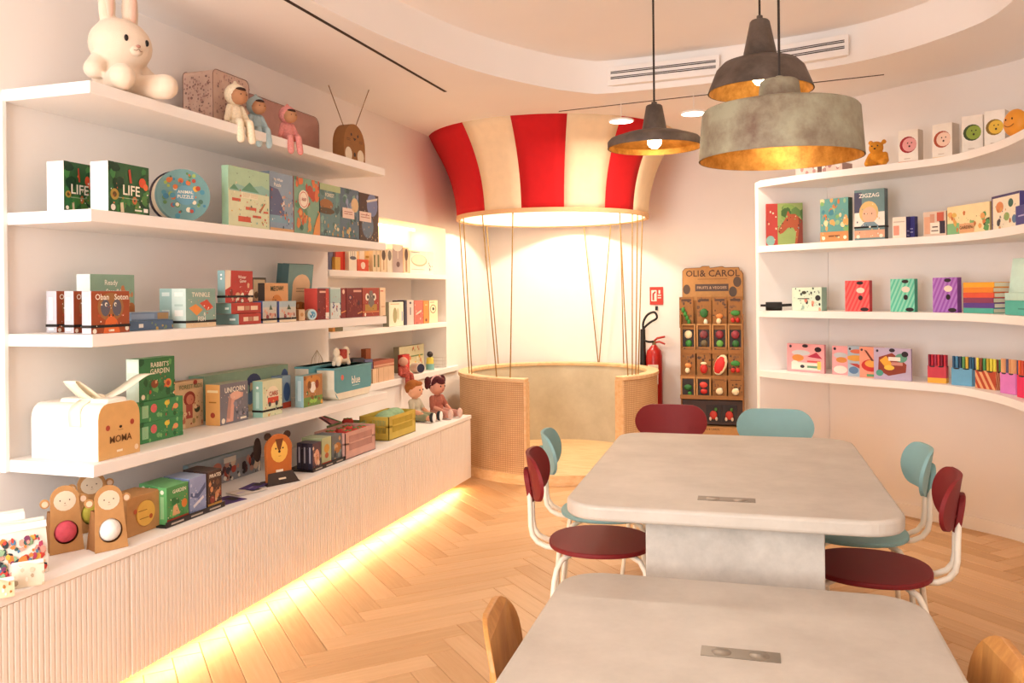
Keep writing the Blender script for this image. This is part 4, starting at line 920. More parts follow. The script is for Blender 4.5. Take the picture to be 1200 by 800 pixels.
for i, (a_, b_, t_, cf, ce, lab, art) in enumerate((
        (372, 385.5, 338, '7a1f22', 'c4463a', 'dark red game box, first in its row', [('r', .2, .86, .75, .92, 'e8b8a0'), ('b', 6, 2, ['4a1216', '9a3a34'], .05, .1, (.1, .1, .9, .7)), ('r', .72, 0, 1, 1, 'c9483b'), ('r', .7, .02, 1, .22, 'efe3d6')]),
        (387.5, 399.5, 337, 'dbe0da', 'b5c9c6', 'pale speckled game box between the dark red boxes', [('r', 0, .5, 1, .95, 'a9c6c2'), ('b', 12, 5, ['b5433c', '3f5a8a', 'd98f7a', '6d4a6d'], .03, .06, (.05, .05, .95, .5))]),
        (400, 405.5, 338, '8a2a2c', '6d1c20', 'narrow maroon game box beside the speckled box', [('e', .5, .88, .25, None, 'e6c8b0'), ('p', [(0, .2), (1, .26), (1, .22), (0, .16)], 'd98a4a')]),
        (406, 424.5, 338, '751c22', '5d1418', 'wide maroon game box beside the owl face box', [('r', .45, .86, .95, .93, 'd9a08c'), ('e', .25, .68, .12, .09, '4a1a3a'), ('e', .25, .68, .06, .05, 'c98a7a'), ('b', 10, 6, ['4a1216', '8f3a34', '3a1030'], .04, .09, (.1, .2, .95, .6)), ('p', [(.7, .14), (1, .2), (1, .17), (.7, .11)], 'e09a50')]),
        (425, 444.5, 338, 'a8402f', '8f2f26', 'red game box with a big-eyed owl face', [('r', .15, .2, .85, .42, 'b58a3c'), ('e', .28, .68, .11, .13, 'efe6d4'), ('e', .7, .68, .11, .13, 'efe6d4'), ('e', .31, .68, .05, .07, '2a1a14'), ('e', .67, .68, .05, .07, '2a1a14'), ('p', [(.42, .9), (.58, .9), (.7, .45), (.5, .3), (.32, .45)], '7d726c'), ('r', 0, .14, 1, .18, 'd98a4a'), ('e', .15, .07, .05, None, 'eee0cc')]),
        (445.5, 452, 338, 'efd2ae', 'e5c49c', 'narrow cream game box at the far shelf end', [('r', .1, .86, .6, .9, 'd9604a'), ('r', .2, .3, .8, .34, 'd9a880')]))):
    lbox(Z3, -2.405 - .004 * i, a_, b_, t_ - .2 * i, .08, 'game_box', lab, 'game box', cf, ce, None, gd, art)

# ---- lowest shelf
q = onx(-2.39, Z4, 115); w = slide(q, (0, 1), 164); h = rise(q, 475); d = .31
r = thing('gift_house_box', 'white gable gift box with a tan bear face and ribbon bow', 'gift box', (-2.39 - d / 2, q.y + w / 2, Z4 + .0006), math.pi / 2)
out = [(-w / 2, 0), (w / 2, 0), (w / 2, h * .72)] + [(w / 2 - w * .22 + w * .22 * math.cos(t), h * .72 + h * .28 * math.sin(t)) for t in (.4, .8, 1.2, 1.57)] + [(-w / 2 + w * .22 + w * .22 * math.cos(t), h * .72 + h * .28 * math.sin(t)) for t in (1.57, 1.95, 2.35, 2.75)] + [(-w / 2, h * .72)]
WB = P('f6f1e6'); MB().prism(out, -d / 2, d / 2, fn=lambda u, v, t: (u, t, v)).build('box_body', WB, r, smooth=True, auto=40)
MB().prism([(u * .985, v * .99 + .001) for u, v in out], 0, .0015, fn=lambda u, v, t: (u, -d / 2 - t, v)).build('bear_face', P('d9aa6c'), r)
fn, W, H = face_fn(w, d, h, 'F'); f2 = lambda u, v, e: fn(u, v, e + .0018)
art_mesh(r, [('e', .22, .56, .05, None, 'a8402f'), ('e', .8, .6, .05, None, 'a8402f'), ('e', .52, .55, .035, .025, '2b1a12'), ('r', .46, .49, .58, .497, '7a5530'), ('t', 'MOMA', .52, .34, .13, '6d4a2a', .55), ('r', .42, .1, .56, .14, 'efe0c4'), ('e', .9, .12, .05, None, 'e8d0b0')], f2, W, H, 'face_print')
RIB = P('f7efd9')
MB().prism([(-w * .3, 0), (w * .3, 0), (w * .22, h * .14), (-w * .22, h * .14)], -d / 2 + .01, d / 2 - .08, fn=lambda u, v, t: (u, t, h * .93 + v)).build('roof_flap', WB, r, smooth=True, auto=40, bevel=.006)
def ribbon(pts, wd, nm):
    mb = MB(); pts = [Vector(p) for p in smooth3(pts, 4)]
    for p in pts: mb.add([p + Vector((0, -wd / 2, 0)), p + Vector((0, wd / 2, 0))])
    for i in range(len(pts) - 1): mb.face((2 * i, 2 * i + 1, 2 * i + 3, 2 * i + 2))
    o = mb.build(nm, RIB, r, smooth=True); s = o.modifiers.new('Solidify', 'SOLIDIFY'); s.thickness = .0015
yb_ = -d * .18
for p, nm in (([(0, yb_, h * 1.03), (-w * .25, yb_ - .01, h * 1.2), (-w * .55, yb_, h * 1.42), (-w * .62, yb_, h * 1.38), (-w * .3, yb_, h * 1.1), (0, yb_, h * 1.03)], 'bow_loop'), ([(0, yb_ - .02, h * 1.03), (w * .35, yb_ - .04, h * 1.18), (w * .75, yb_ - .06, h * 1.4), (w * 1.0, yb_ - .06, h * 1.42)], 'bow_tail'), ([(0, yb_, h * 1.03), (-w * .2, yb_ + .01, h * 1.06), (-w * .48, yb_ + .01, h * .9), (-w * .53, yb_, h * .6)], 'bow_tail')): ribbon(p, .055, nm)
MB().ell((0, yb_, h * 1.03), (.03, .03, .022), 12).build('bow_knot', RIB, r, smooth=True)
gg = 'green garden game boxes'
GAR = [('b', 10, 4, ['2f7a48', '58a868', '7fbf7a', '25663a'], .1, .2), ('e', .32, .62, .07, None, 'd9686a'), ('e', .62, .78, .06, .13, 'e8cf4a'), ('e', .82, .55, .06, .14, 'e89a6a'), ('r', .06, .2, .2, .8, '9acb9a'), ('b', 5, 7, ['c95a5a', 'e0b05a'], .06, .1, (.4, .1, 1, .9))]
_, _, _, ha = lbox(Z4, -2.50, 163, 214.5, 497, .15, 'game_box', 'green garden game lying flat, bottom of its stack', 'game box', '3f8c55', '57a46c', '57a46c', gg, GAR)
lbox(Z4, -2.50, 163, 214.5, 474, .15, 'game_box', 'green garden game lying flat, middle of its stack', 'game box', '3f8c55', '57a46c', '57a46c', gg, GAR, dz=ha + .001, height=ha)
q = onx(-2.505, Z4, 163); hh = rise(q, 421) - 2 * ha - .003
lbox(Z4, -2.505, 163, 205, 421, 148, 'game_box', 'green garden game standing upright on two flat ones', 'game box', '3a7d4c', 'dcefe0', '8fc79a', gg, [('b', 14, 4, ['2d6b40', '4f9a5c', '67ad62', '245a36'], .06, .14), ('e', .42, .38, .1, .1, '8a4a2c'), ('e', .8, .36, .09, None, 'd9803f'), ('e', .8, .36, .05, None, 'a8402f'), ('b', 7, 5, ['d9a070', 'c95a45', '7fbf7a'], .03, .06, (.2, .1, 1, .5)), ('t', "RABBIT'S", .55, .84, .12, 'f2ecd2', .66), ('t', 'GARDEN', .55, .68, .12, 'f2ecd2', .66), ('e', .1, .1, .05, None, 'eee4cc')], [('r', .1, .68, .9, .95, 'f2f6f0')], dz=2 * ha + .002, height=hh)
lbox(Z4, -2.60, 204, 238.5, 449, .05, 'game_box', 'beige story game with a red-haired figure', 'game box', 'd3b48c', 'b98f66', None, None, [('e', .52, .62, .2, .16, '8f3a30'), ('e', .54, .6, .13, .11, 'c9806a'), ('r', .4, .2, .62, .5, 'a8504a'), ('e', .78, .38, .1, .08, '3f4a34'), ('t', 'FOREST KIDS', .55, .88, .09, '6a7a52', .8), ('e', .72, .95, .07, .06, 'a33a30'), ('b', 10, 3, ['9a8a5c', 'b9745a', 'e2c9a4'], .03, .07, (.05, .03, .95, .5))])
UNI = [('p', [(.2, .05), (.45, .05), (.5, .55), (.8, .62), (.82, .72), (.55, .78), (.38, .72), (.3, .4)], 'd9a08c'), ('e', .55, .68, .2, .1, 'e3b09a'), ('p', [(.3, .65), (.22, .15), (.34, .12), (.4, .62)], 'b98a7c'), ('b', 16, 4, ['5a5a66', '8f8a94', '4a4a58'], .04, .09, (.5, .1, 1, .5)), ('t', 'UNICORN', .5, .84, .13, 'f3ead8', .9), ('e', .1, .1, .06, None, 'e9dfcc'), ('r', .7, .06, .92, .11, 'e9dfcc')]
lbox(Z4, -2.495, 258, 291, 451, 241, 'game_box', 'grey unicorn game box with an orange end', 'game box', '77747c', 'e3a862', '9aa38c', None, UNI, [('r', .12, .8, .88, .86, 'f0d9a8'), ('e', .5, .25, .16, None, 'a8402f'), ('r', .25, .55, .75, .58, 'a8702f')])
lbox(Z4, -2.66, 240, 338, 441, .09, 'game_box', 'long green game box behind the unicorn box', 'game box', '8fae96', '7fa088', 'a9bfa4', None, [('e', .55, .6, .1, .3, '39436a'), ('e', .95, .5, .06, .4, '3d5a8f'), ('b', 8, 3, ['6d8f80', '54708c', 'b9a27c'], .1, .2, (.3, .1, 1, .9))])
lbox(Z4, -2.455, 308, 331, 447, 296, 'game_box', 'small mint car game box with a red bus', 'game box', 'd2d5b0', '8fb8a8', 'c9cfa8', None, [('e', .5, .55, .34, .28, 'e8dcc0'), ('r', .25, .35, .8, .52, 'c94a35'), ('e', .35, .33, .07, .07, '3a3a3a'), ('e', .7, .33, .07, .07, '3a3a3a'), ('t', 'CARS', .52, .62, .13, 'a8402f', .5), ('b', 8, 3, ['9ab08c', 'd9a25c'], .03, .05)], [('e', .5, .82, .12, None, 'e8f0ea'), ('r', .35, .25, .65, .7, 'b5d2c6')], band=.17)
lbox(Z4, -2.55, 331.5, 341, 441, .07, 'game_box', 'narrow blue and red game box behind the bus game', 'game box', '8fa8ba', '6d8aa5', None, None, [('e', .5, .5, .4, .3, '3d5f94'), ('r', 0, 0, 1, .18, 'b5452f')])
lbox(Z4, -2.46, 356, 378, 441, 346, 'game_box', 'small farm animal game beside the blue bags', 'game box', 'b07a4a', '9fc0c6', '8ab0b0', None, [('e', .5, .78, .4, .2, 'c98a45'), ('e', .48, .6, .16, .18, 'efe6da'), ('e', .3, .68, .1, .14, '7a4a24'), ('e', .7, .68, .1, .14, '8a3a24'), ('r', 0, 0, 1, .3, '6f8f45'), ('e', .5, .16, .2, .08, '9ac455'), ('b', 10, 4, ['d9a04a', '8a5a2c', '4a6a34'], .05, .1)], [('r', .3, .2, .7, .85, 'c5dade')])
# blue storage bags
def bag(label, X, p0, p1, top, dep, txt):
    q = onx(X, Z4, p0); w = slide(q, (0, 1), p1); h = rise(q, top)
    r = thing('storage_bag', label, 'bag', (X - dep / 2, q.y + w / 2, Z4 + .001), math.pi / 2, 'blue fabric bags')
    tl = P('5d9ba4'); cr_ = P('e9dcc4')
    def shape(u, v, t): return (u * (1 - .16 * max(0, 1 - v / h) ** 2), t * (1 - .1 * (1 - v / h)), v)
    prof = [(-w / 2, h), (-w / 2, h * .35), (-w / 2 * .9, h * .1), (-w / 2 * .75, 0), (w / 2 * .75, 0), (w / 2 * .9, h * .1), (w / 2, h * .35), (w / 2, h)]
    mb = MB(); mb.prism(prof, -dep / 2, dep / 2, fn=lambda u, v, t: (u, t, v), side=1); mb.build('bag_body', [tl, cr_], r, bevel=.008)
    MB().box(-w / 2 - .002, -dep / 2 - .002, h - .012, w / 2 + .002, dep / 2 + .002, h).build('bag_top', tl, r, bevel=.004)
    MB().prism([(-w / 2 * .99, h * .3), (-w / 2 * .78, .003), (w / 2 * .78, .003), (w / 2 * .99, h * .3), (w / 2 * .9, h * .22), (-w / 2 * .9, h * .22)], 0, .002, fn=lambda u, v, t: (u, -dep / 2 - t, v)).build('bottom_trim', cr_, r)
    if txt:
        fn, W, H = face_fn(w, dep, h, 'F'); art_mesh(r, [('e', .2, .68, .035, None, 'd06a5c'), ('t', 'blue', .55, .55, .24, 'f3efe2', .3), ('r', .46, .36, .64, .38, 'c9dcd8')], fn, W, H, 'bag_print')
    return q, w, h
bag('blue and cream fabric bag tucked behind the lettered one', -2.55, 362, 400, 430, .09, False)
qb, wb, hb = bag('blue and cream fabric bag with white lettering', -2.43, 392, 436, 432, .115, True)
# plush dog on the bag
zb = Z4 + hb + .0015; q, k = at_left(zb, -2.48, 400)
r = thing('plush_dog', 'white plush animal with a red blanket on the blue bag', 'plush toy', (q.x, q.y, zb), math.radians(90)); s = k
b = MB(); b.limb((-9 * s, 0, 8 * s), (9 * s, 0, 8 * s), 5 * s, 5 * s)
for x in (-10, 10):
    for y in (-3, 3): b.limb((x * s, y * s, 6 * s), (x * 1.2 * s, y * s, 2.6 * s), 2.6 * s, 2.6 * s)
b.ell((-11 * s, 0, 16 * s), (4.5 * s, 4 * s, 6 * s), 14); b.ell((11 * s, 0, 16 * s), (5 * s, 4.5 * s, 6.5 * s), 14); b.build('plush_body', M('white_plush', '#efe0c6', rough=.95, bump=.4, bscale=500), r, remesh=.004)
MB().prism(rrect(9 * s, 11 * s, 2 * s, 4, 0, 14 * s), -5.6 * s, 5.6 * s, fn=lambda u, v, t: (u, t, v)).build('blanket', M('blanket_red', '#a8453a', rough=.95, var=.3, scale=160), r, bevel=.003)
MB().ell((14 * s, -3 * s, 13 * s), (1 * s, .8 * s, 1 * s), 8).build('eye', BLACK, r)
q, k = at_left(Z4, -2.712, 372); r = thing('wire_cloche', 'thin wire bell frame at the back of the lowest shelf', 'wire frame', (q.x, q.y, Z4 + .001)); s = k
for a_ in range(4): 
    t = a_ * math.pi / 4; R3 = 10 * s
    MB().tube([(R3 * math.cos(t) * c_, R3 * math.sin(t) * c_, z_ * s) for c_, z_ in ((1, 0), (1, 20), (.6, 42), (0, 52), (-.6, 42), (-1, 20), (-1, 0))], .0012, 5).build('wire', P('b9a88c'), r)
MB().tube([(10 * s * math.cos(2 * math.pi * i / 24), 10 * s * math.sin(2 * math.pi * i / 24), .002) for i in range(24)], .0015, 5, closed=True).build('base_ring', P('b9a88c'), r)
# ================================================================ things in the lit niche
XN = XW - .03
gn = 'books and packs on the upper niche board'
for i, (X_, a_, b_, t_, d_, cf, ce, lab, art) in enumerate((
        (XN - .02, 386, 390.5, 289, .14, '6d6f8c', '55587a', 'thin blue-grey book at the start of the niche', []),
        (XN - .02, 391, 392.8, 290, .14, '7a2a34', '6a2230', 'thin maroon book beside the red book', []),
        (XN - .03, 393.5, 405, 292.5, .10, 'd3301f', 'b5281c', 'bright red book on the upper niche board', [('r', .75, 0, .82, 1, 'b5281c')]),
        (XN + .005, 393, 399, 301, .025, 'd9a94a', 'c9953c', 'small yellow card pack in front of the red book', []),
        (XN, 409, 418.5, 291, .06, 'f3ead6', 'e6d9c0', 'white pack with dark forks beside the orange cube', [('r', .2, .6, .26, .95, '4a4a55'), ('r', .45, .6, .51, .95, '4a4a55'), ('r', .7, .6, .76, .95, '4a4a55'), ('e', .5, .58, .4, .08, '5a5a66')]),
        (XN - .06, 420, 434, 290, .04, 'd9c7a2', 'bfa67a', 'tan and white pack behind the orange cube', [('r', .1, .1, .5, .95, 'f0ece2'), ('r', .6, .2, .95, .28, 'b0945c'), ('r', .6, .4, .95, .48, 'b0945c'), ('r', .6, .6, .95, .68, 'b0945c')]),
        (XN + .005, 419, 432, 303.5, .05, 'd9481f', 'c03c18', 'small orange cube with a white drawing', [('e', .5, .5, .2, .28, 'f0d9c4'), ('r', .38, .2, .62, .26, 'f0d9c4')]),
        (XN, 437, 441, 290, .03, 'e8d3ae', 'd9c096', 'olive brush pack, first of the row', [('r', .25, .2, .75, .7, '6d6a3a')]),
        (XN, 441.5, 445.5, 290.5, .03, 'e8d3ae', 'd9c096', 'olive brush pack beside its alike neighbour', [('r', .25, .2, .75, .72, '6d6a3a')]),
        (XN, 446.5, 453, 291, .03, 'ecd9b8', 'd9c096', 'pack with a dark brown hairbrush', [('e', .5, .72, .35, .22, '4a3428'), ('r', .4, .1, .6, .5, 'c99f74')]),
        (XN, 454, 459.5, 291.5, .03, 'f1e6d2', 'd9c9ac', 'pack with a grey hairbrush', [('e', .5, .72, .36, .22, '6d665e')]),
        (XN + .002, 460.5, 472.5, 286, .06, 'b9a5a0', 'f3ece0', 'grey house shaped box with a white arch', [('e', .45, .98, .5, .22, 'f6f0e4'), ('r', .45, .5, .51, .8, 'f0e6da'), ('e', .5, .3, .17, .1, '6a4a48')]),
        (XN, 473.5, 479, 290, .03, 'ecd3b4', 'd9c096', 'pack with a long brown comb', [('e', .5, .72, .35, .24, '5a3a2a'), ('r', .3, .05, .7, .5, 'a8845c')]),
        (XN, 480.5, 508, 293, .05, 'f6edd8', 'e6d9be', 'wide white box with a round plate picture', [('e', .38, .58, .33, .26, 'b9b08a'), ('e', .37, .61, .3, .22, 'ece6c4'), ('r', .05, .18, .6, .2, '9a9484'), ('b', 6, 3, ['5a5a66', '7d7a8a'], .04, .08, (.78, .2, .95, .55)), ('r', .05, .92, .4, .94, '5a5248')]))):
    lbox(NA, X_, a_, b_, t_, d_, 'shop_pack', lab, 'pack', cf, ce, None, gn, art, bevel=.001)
gm = 'small books on the middle niche board'
for X_, a_, b_, t_, d_, cf, ce, lab, art in (
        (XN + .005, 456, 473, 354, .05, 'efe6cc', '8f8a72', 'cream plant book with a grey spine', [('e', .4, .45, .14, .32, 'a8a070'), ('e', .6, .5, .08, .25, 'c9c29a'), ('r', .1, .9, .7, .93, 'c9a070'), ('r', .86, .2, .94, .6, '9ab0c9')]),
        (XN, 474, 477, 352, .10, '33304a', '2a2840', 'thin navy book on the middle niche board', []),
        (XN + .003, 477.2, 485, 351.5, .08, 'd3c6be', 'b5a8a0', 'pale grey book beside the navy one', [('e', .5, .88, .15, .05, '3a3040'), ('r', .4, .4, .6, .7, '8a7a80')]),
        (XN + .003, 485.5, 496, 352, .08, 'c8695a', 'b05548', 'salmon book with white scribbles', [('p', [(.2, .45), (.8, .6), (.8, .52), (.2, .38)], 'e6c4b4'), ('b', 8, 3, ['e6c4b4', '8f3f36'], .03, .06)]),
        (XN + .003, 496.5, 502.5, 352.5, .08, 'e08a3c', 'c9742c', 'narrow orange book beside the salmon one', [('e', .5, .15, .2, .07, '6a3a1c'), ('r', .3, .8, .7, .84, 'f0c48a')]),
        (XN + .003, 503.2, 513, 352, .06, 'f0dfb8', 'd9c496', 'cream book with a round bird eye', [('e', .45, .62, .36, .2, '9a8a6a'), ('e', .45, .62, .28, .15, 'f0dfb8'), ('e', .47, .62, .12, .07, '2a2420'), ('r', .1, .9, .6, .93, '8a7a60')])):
    lbox(NB, X_, a_, b_, t_, d_, 'small_book', lab, 'book', cf, ce, None, gm, art, bevel=.001)
q, k = at_left(NB, XN, 396); r = thing('flat_book', 'olive book lying flat on the middle niche board', 'book', (q.x - .05, q.y, NB + .0006), math.pi / 2)
carton(r, 24 * k, .1, 5.5 * k, '6f6a48', 'c9924a', '8a8460', [('r', 0, 0, .22, 1, 'c9873f')])
# ---- lower niche board
gl = 'toys on the lowest niche board'
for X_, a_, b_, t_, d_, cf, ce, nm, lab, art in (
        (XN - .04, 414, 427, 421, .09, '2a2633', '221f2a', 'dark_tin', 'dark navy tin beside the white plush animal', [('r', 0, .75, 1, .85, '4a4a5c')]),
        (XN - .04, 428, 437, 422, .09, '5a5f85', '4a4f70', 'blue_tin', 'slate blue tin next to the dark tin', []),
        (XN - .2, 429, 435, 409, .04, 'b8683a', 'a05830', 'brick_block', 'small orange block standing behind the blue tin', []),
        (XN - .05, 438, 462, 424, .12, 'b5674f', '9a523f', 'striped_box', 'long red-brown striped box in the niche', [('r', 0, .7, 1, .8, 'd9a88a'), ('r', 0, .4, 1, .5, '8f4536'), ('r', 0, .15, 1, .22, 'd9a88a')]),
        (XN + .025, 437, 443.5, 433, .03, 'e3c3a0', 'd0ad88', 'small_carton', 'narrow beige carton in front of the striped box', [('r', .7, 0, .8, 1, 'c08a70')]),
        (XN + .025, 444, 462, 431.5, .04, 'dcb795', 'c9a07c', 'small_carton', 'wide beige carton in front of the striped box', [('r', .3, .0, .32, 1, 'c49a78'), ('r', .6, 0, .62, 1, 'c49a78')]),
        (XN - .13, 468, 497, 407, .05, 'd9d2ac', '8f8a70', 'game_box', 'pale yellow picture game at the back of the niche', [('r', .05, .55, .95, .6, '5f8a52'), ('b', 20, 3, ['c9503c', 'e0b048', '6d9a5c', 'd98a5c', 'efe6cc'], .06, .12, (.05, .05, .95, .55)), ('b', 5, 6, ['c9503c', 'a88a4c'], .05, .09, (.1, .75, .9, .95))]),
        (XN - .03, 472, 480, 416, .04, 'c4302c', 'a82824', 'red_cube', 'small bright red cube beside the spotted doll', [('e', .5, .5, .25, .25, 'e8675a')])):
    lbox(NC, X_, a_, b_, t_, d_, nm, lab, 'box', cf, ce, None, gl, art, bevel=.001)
q, k = at_left(NC, XN + .03, 472); s = k; r = thing('spotted_doll', 'red spotted soft doll with legs hanging from the niche board', 'plush doll', (q.x, q.y, NC + .001), math.radians(80))
b = MB(); b.ell((0, 0, 7 * s), (7 * s, 5 * s, 7.5 * s), 14)
for sx in (-1, 1): b.limb((sx * 3 * s, -3 * s, 3 * s), (sx * 4 * s, -9 * s, 2.5 * s), 3 * s, 2.8 * s); b.limb((sx * 4 * s, -9.5 * s, 2 * s), (sx * 5.5 * s, -11 * s, -15 * s), 2.8 * s, 3 * s); b.limb((sx * 6 * s, 0, 10 * s), (sx * 9 * s, -3 * s, 4 * s), 2.5 * s, 2.2 * s)
b.build('doll_body', M('spotted_red', '#b5564a', rough=.95, var=.4, scale=140), r, remesh=.004)
MB().ell((0, -1 * s, 18 * s), (6 * s, 5.5 * s, 5.5 * s), 14).build('head', M('doll_pale', '#d9a890', rough=.9), r, smooth=True)
q, k = at_left(NC, XN + .0, 489); r = thing('toy_roll', 'small dark blue round toy lying on the niche board', 'toy', (q.x, q.y, NC + .0012 + 6 * k), math.radians(60))
disc(MB(), 6 * k, -7 * k, 7 * k, n=24).build('roll_body', P('e6dccb'), r, smooth=True, auto=40); disc(MB(), 5.2 * k, -7.3 * k, -6 * k, n=24).build('roll_end', P('2f3350'), r, smooth=True, auto=40)
q, k = at_left(NC, XN - .02, 504); r = thing('toy_figure', 'tiny yellow and teal figure with dark hair', 'toy', (q.x, q.y, NC + .001))
MB().lathe([(0, 0), (5 * k, 0), (4.6 * k, 7 * k), (0, 7 * k)], 16).build('skirt', P('7fb5b0'), r, smooth=True, auto=50); MB().lathe([(4.5 * k, 7 * k), (4 * k, 14 * k), (0, 15 * k)], 16).build('torso', P('e0cf5c'), r, smooth=True, auto=50); MB().ell((0, 0, 18 * k), 3.6 * k, 12).build('head', P('3a3030'), r, smooth=True)
q, k = at_left(NC, XN - .03, 514); r = thing('wire_basket', 'small open wire basket at the far end of the niche', 'basket', (q.x, q.y, NC + .001), math.pi / 2); s = k
for z in (0, 4, 8, 12): MB().tube([(x * s, y * s, z * s + .0015) for x, y in ((-6, -8), (6, -8), (6, 8), (-6, 8))], .001, 4, closed=True).build('hoop', P('a89a88'), r)
for x, y in ((-6, -8), (0, -8), (6, -8), (6, 8), (0, 8), (-6, 8)): MB().tube([(x * s, y * s, .001), (x * s, y * s, 12 * s)], .001, 4).build('upright', P('a89a88'), r)

# ================================================================ on the cabinet
Z0 = TOPZ
# printed pouches at the near end
def pouch(label, px, X, wpx, hpx, dep, yaw, mat_cf, art, zip_=True, grp='zip pouches at the near end of the worktop', dz=0):
    q, k = at_left(Z0 + dz, X, px); w, h = wpx * k, hpx * k
    r = thing('zip_pouch', label, 'pouch', (q.x, q.y, Z0 + dz + .001), math.radians(yaw), grp)
    mb = MB(); nx, nz = 8, 6
    out = []
    for f in (0, 1):
        for i in range(nx + 1):
            for j in range(nz + 1):
                u = -w / 2 + w * i / nx; v = h * j / nz; t = dep / 2 * (1 - .75 * (j / nz) ** 2) * (1 - .15 * abs(2 * i / nx - 1) ** 3)
                mb.add([(u, (-t if f == 0 else t), v + .006 * math.sin(5 * i / nx) * (j / nz))])
    s = (nx + 1) * (nz + 1); c = nz + 1
    for i in range(nx):
        for j in range(nz): a = i * c + j; mb.face((a, a + c, a + c + 1, a + 1)); mb.face((s + a, s + a + 1, s + a + c + 1, s + a + c))
        mb.face((i * c, s + i * c, s + (i + 1) * c, (i + 1) * c)); mb.face((i * c + nz, (i + 1) * c + nz, s + (i + 1) * c + nz, s + i * c + nz))
    for i in (0, nx):
        for j in range(nz): a = i * c + j; mb.face((a, a + 1, s + a + 1, s + a))
    mb.build('pouch_body', P(mat_cf), r, smooth=True, auto=60)
    fn = lambda u, v, e: (-w / 2 + u, -dep / 2 * (1 - .75 * (min(v, h) / h) ** 2) * (1 - .15 * abs(2 * u / w - 1) ** 3) - e - .0012, v)
    art_mesh(r, art, fn, w, h, 'pouch_print')
    if zip_: MB().box(-w / 2, -.004, h - .004, w / 2, .004, h + .008).build('zip', P('efe9dc'), r, bevel=.002)
TOYS = ['3f5f5a', 'd9803f', 'c9433a', '7a3a5c', '4f7fa0', 'e0b04a', 'd99a8a', '2f3a40', '8fb08a', 'b0405f']
pouch('large printed pouch full of colourful toys', 16, -2.47, 66, 60, .10, 62, 'efe6da', [('b', 110, 3, TOYS, .03, .085, (.06, .06, .94, .74)), ('r', 0, .88, 1, 1, 'f4f0ea')])
pouch('blue and white pouch behind the large printed one', 4, -2.62, 44, 56, .06, 62, 'dfe0e4', [('b', 8, 4, ['4a7ab5', '6d94c4', 'b98a70'], .1, .18, (.0, .1, .95, .7)), ('r', 0, .85, 1, 1, 'f2efec')])
pouch('small pale mesh pouch in front of the printed one', 33, -2.345, 33, 25, .045, 50, 'dccfb9', [('b', 10, 5, ['c4b49a', 'a8967c', 'efe6d6'], .08, .16)])
pouch('tiny cream pouch at the front left edge', 3, -2.335, 24, 18, .045, 50, 'd9c8a4', [('b', 5, 6, ['a8702f', 'efe6d6'], .08, .16)])
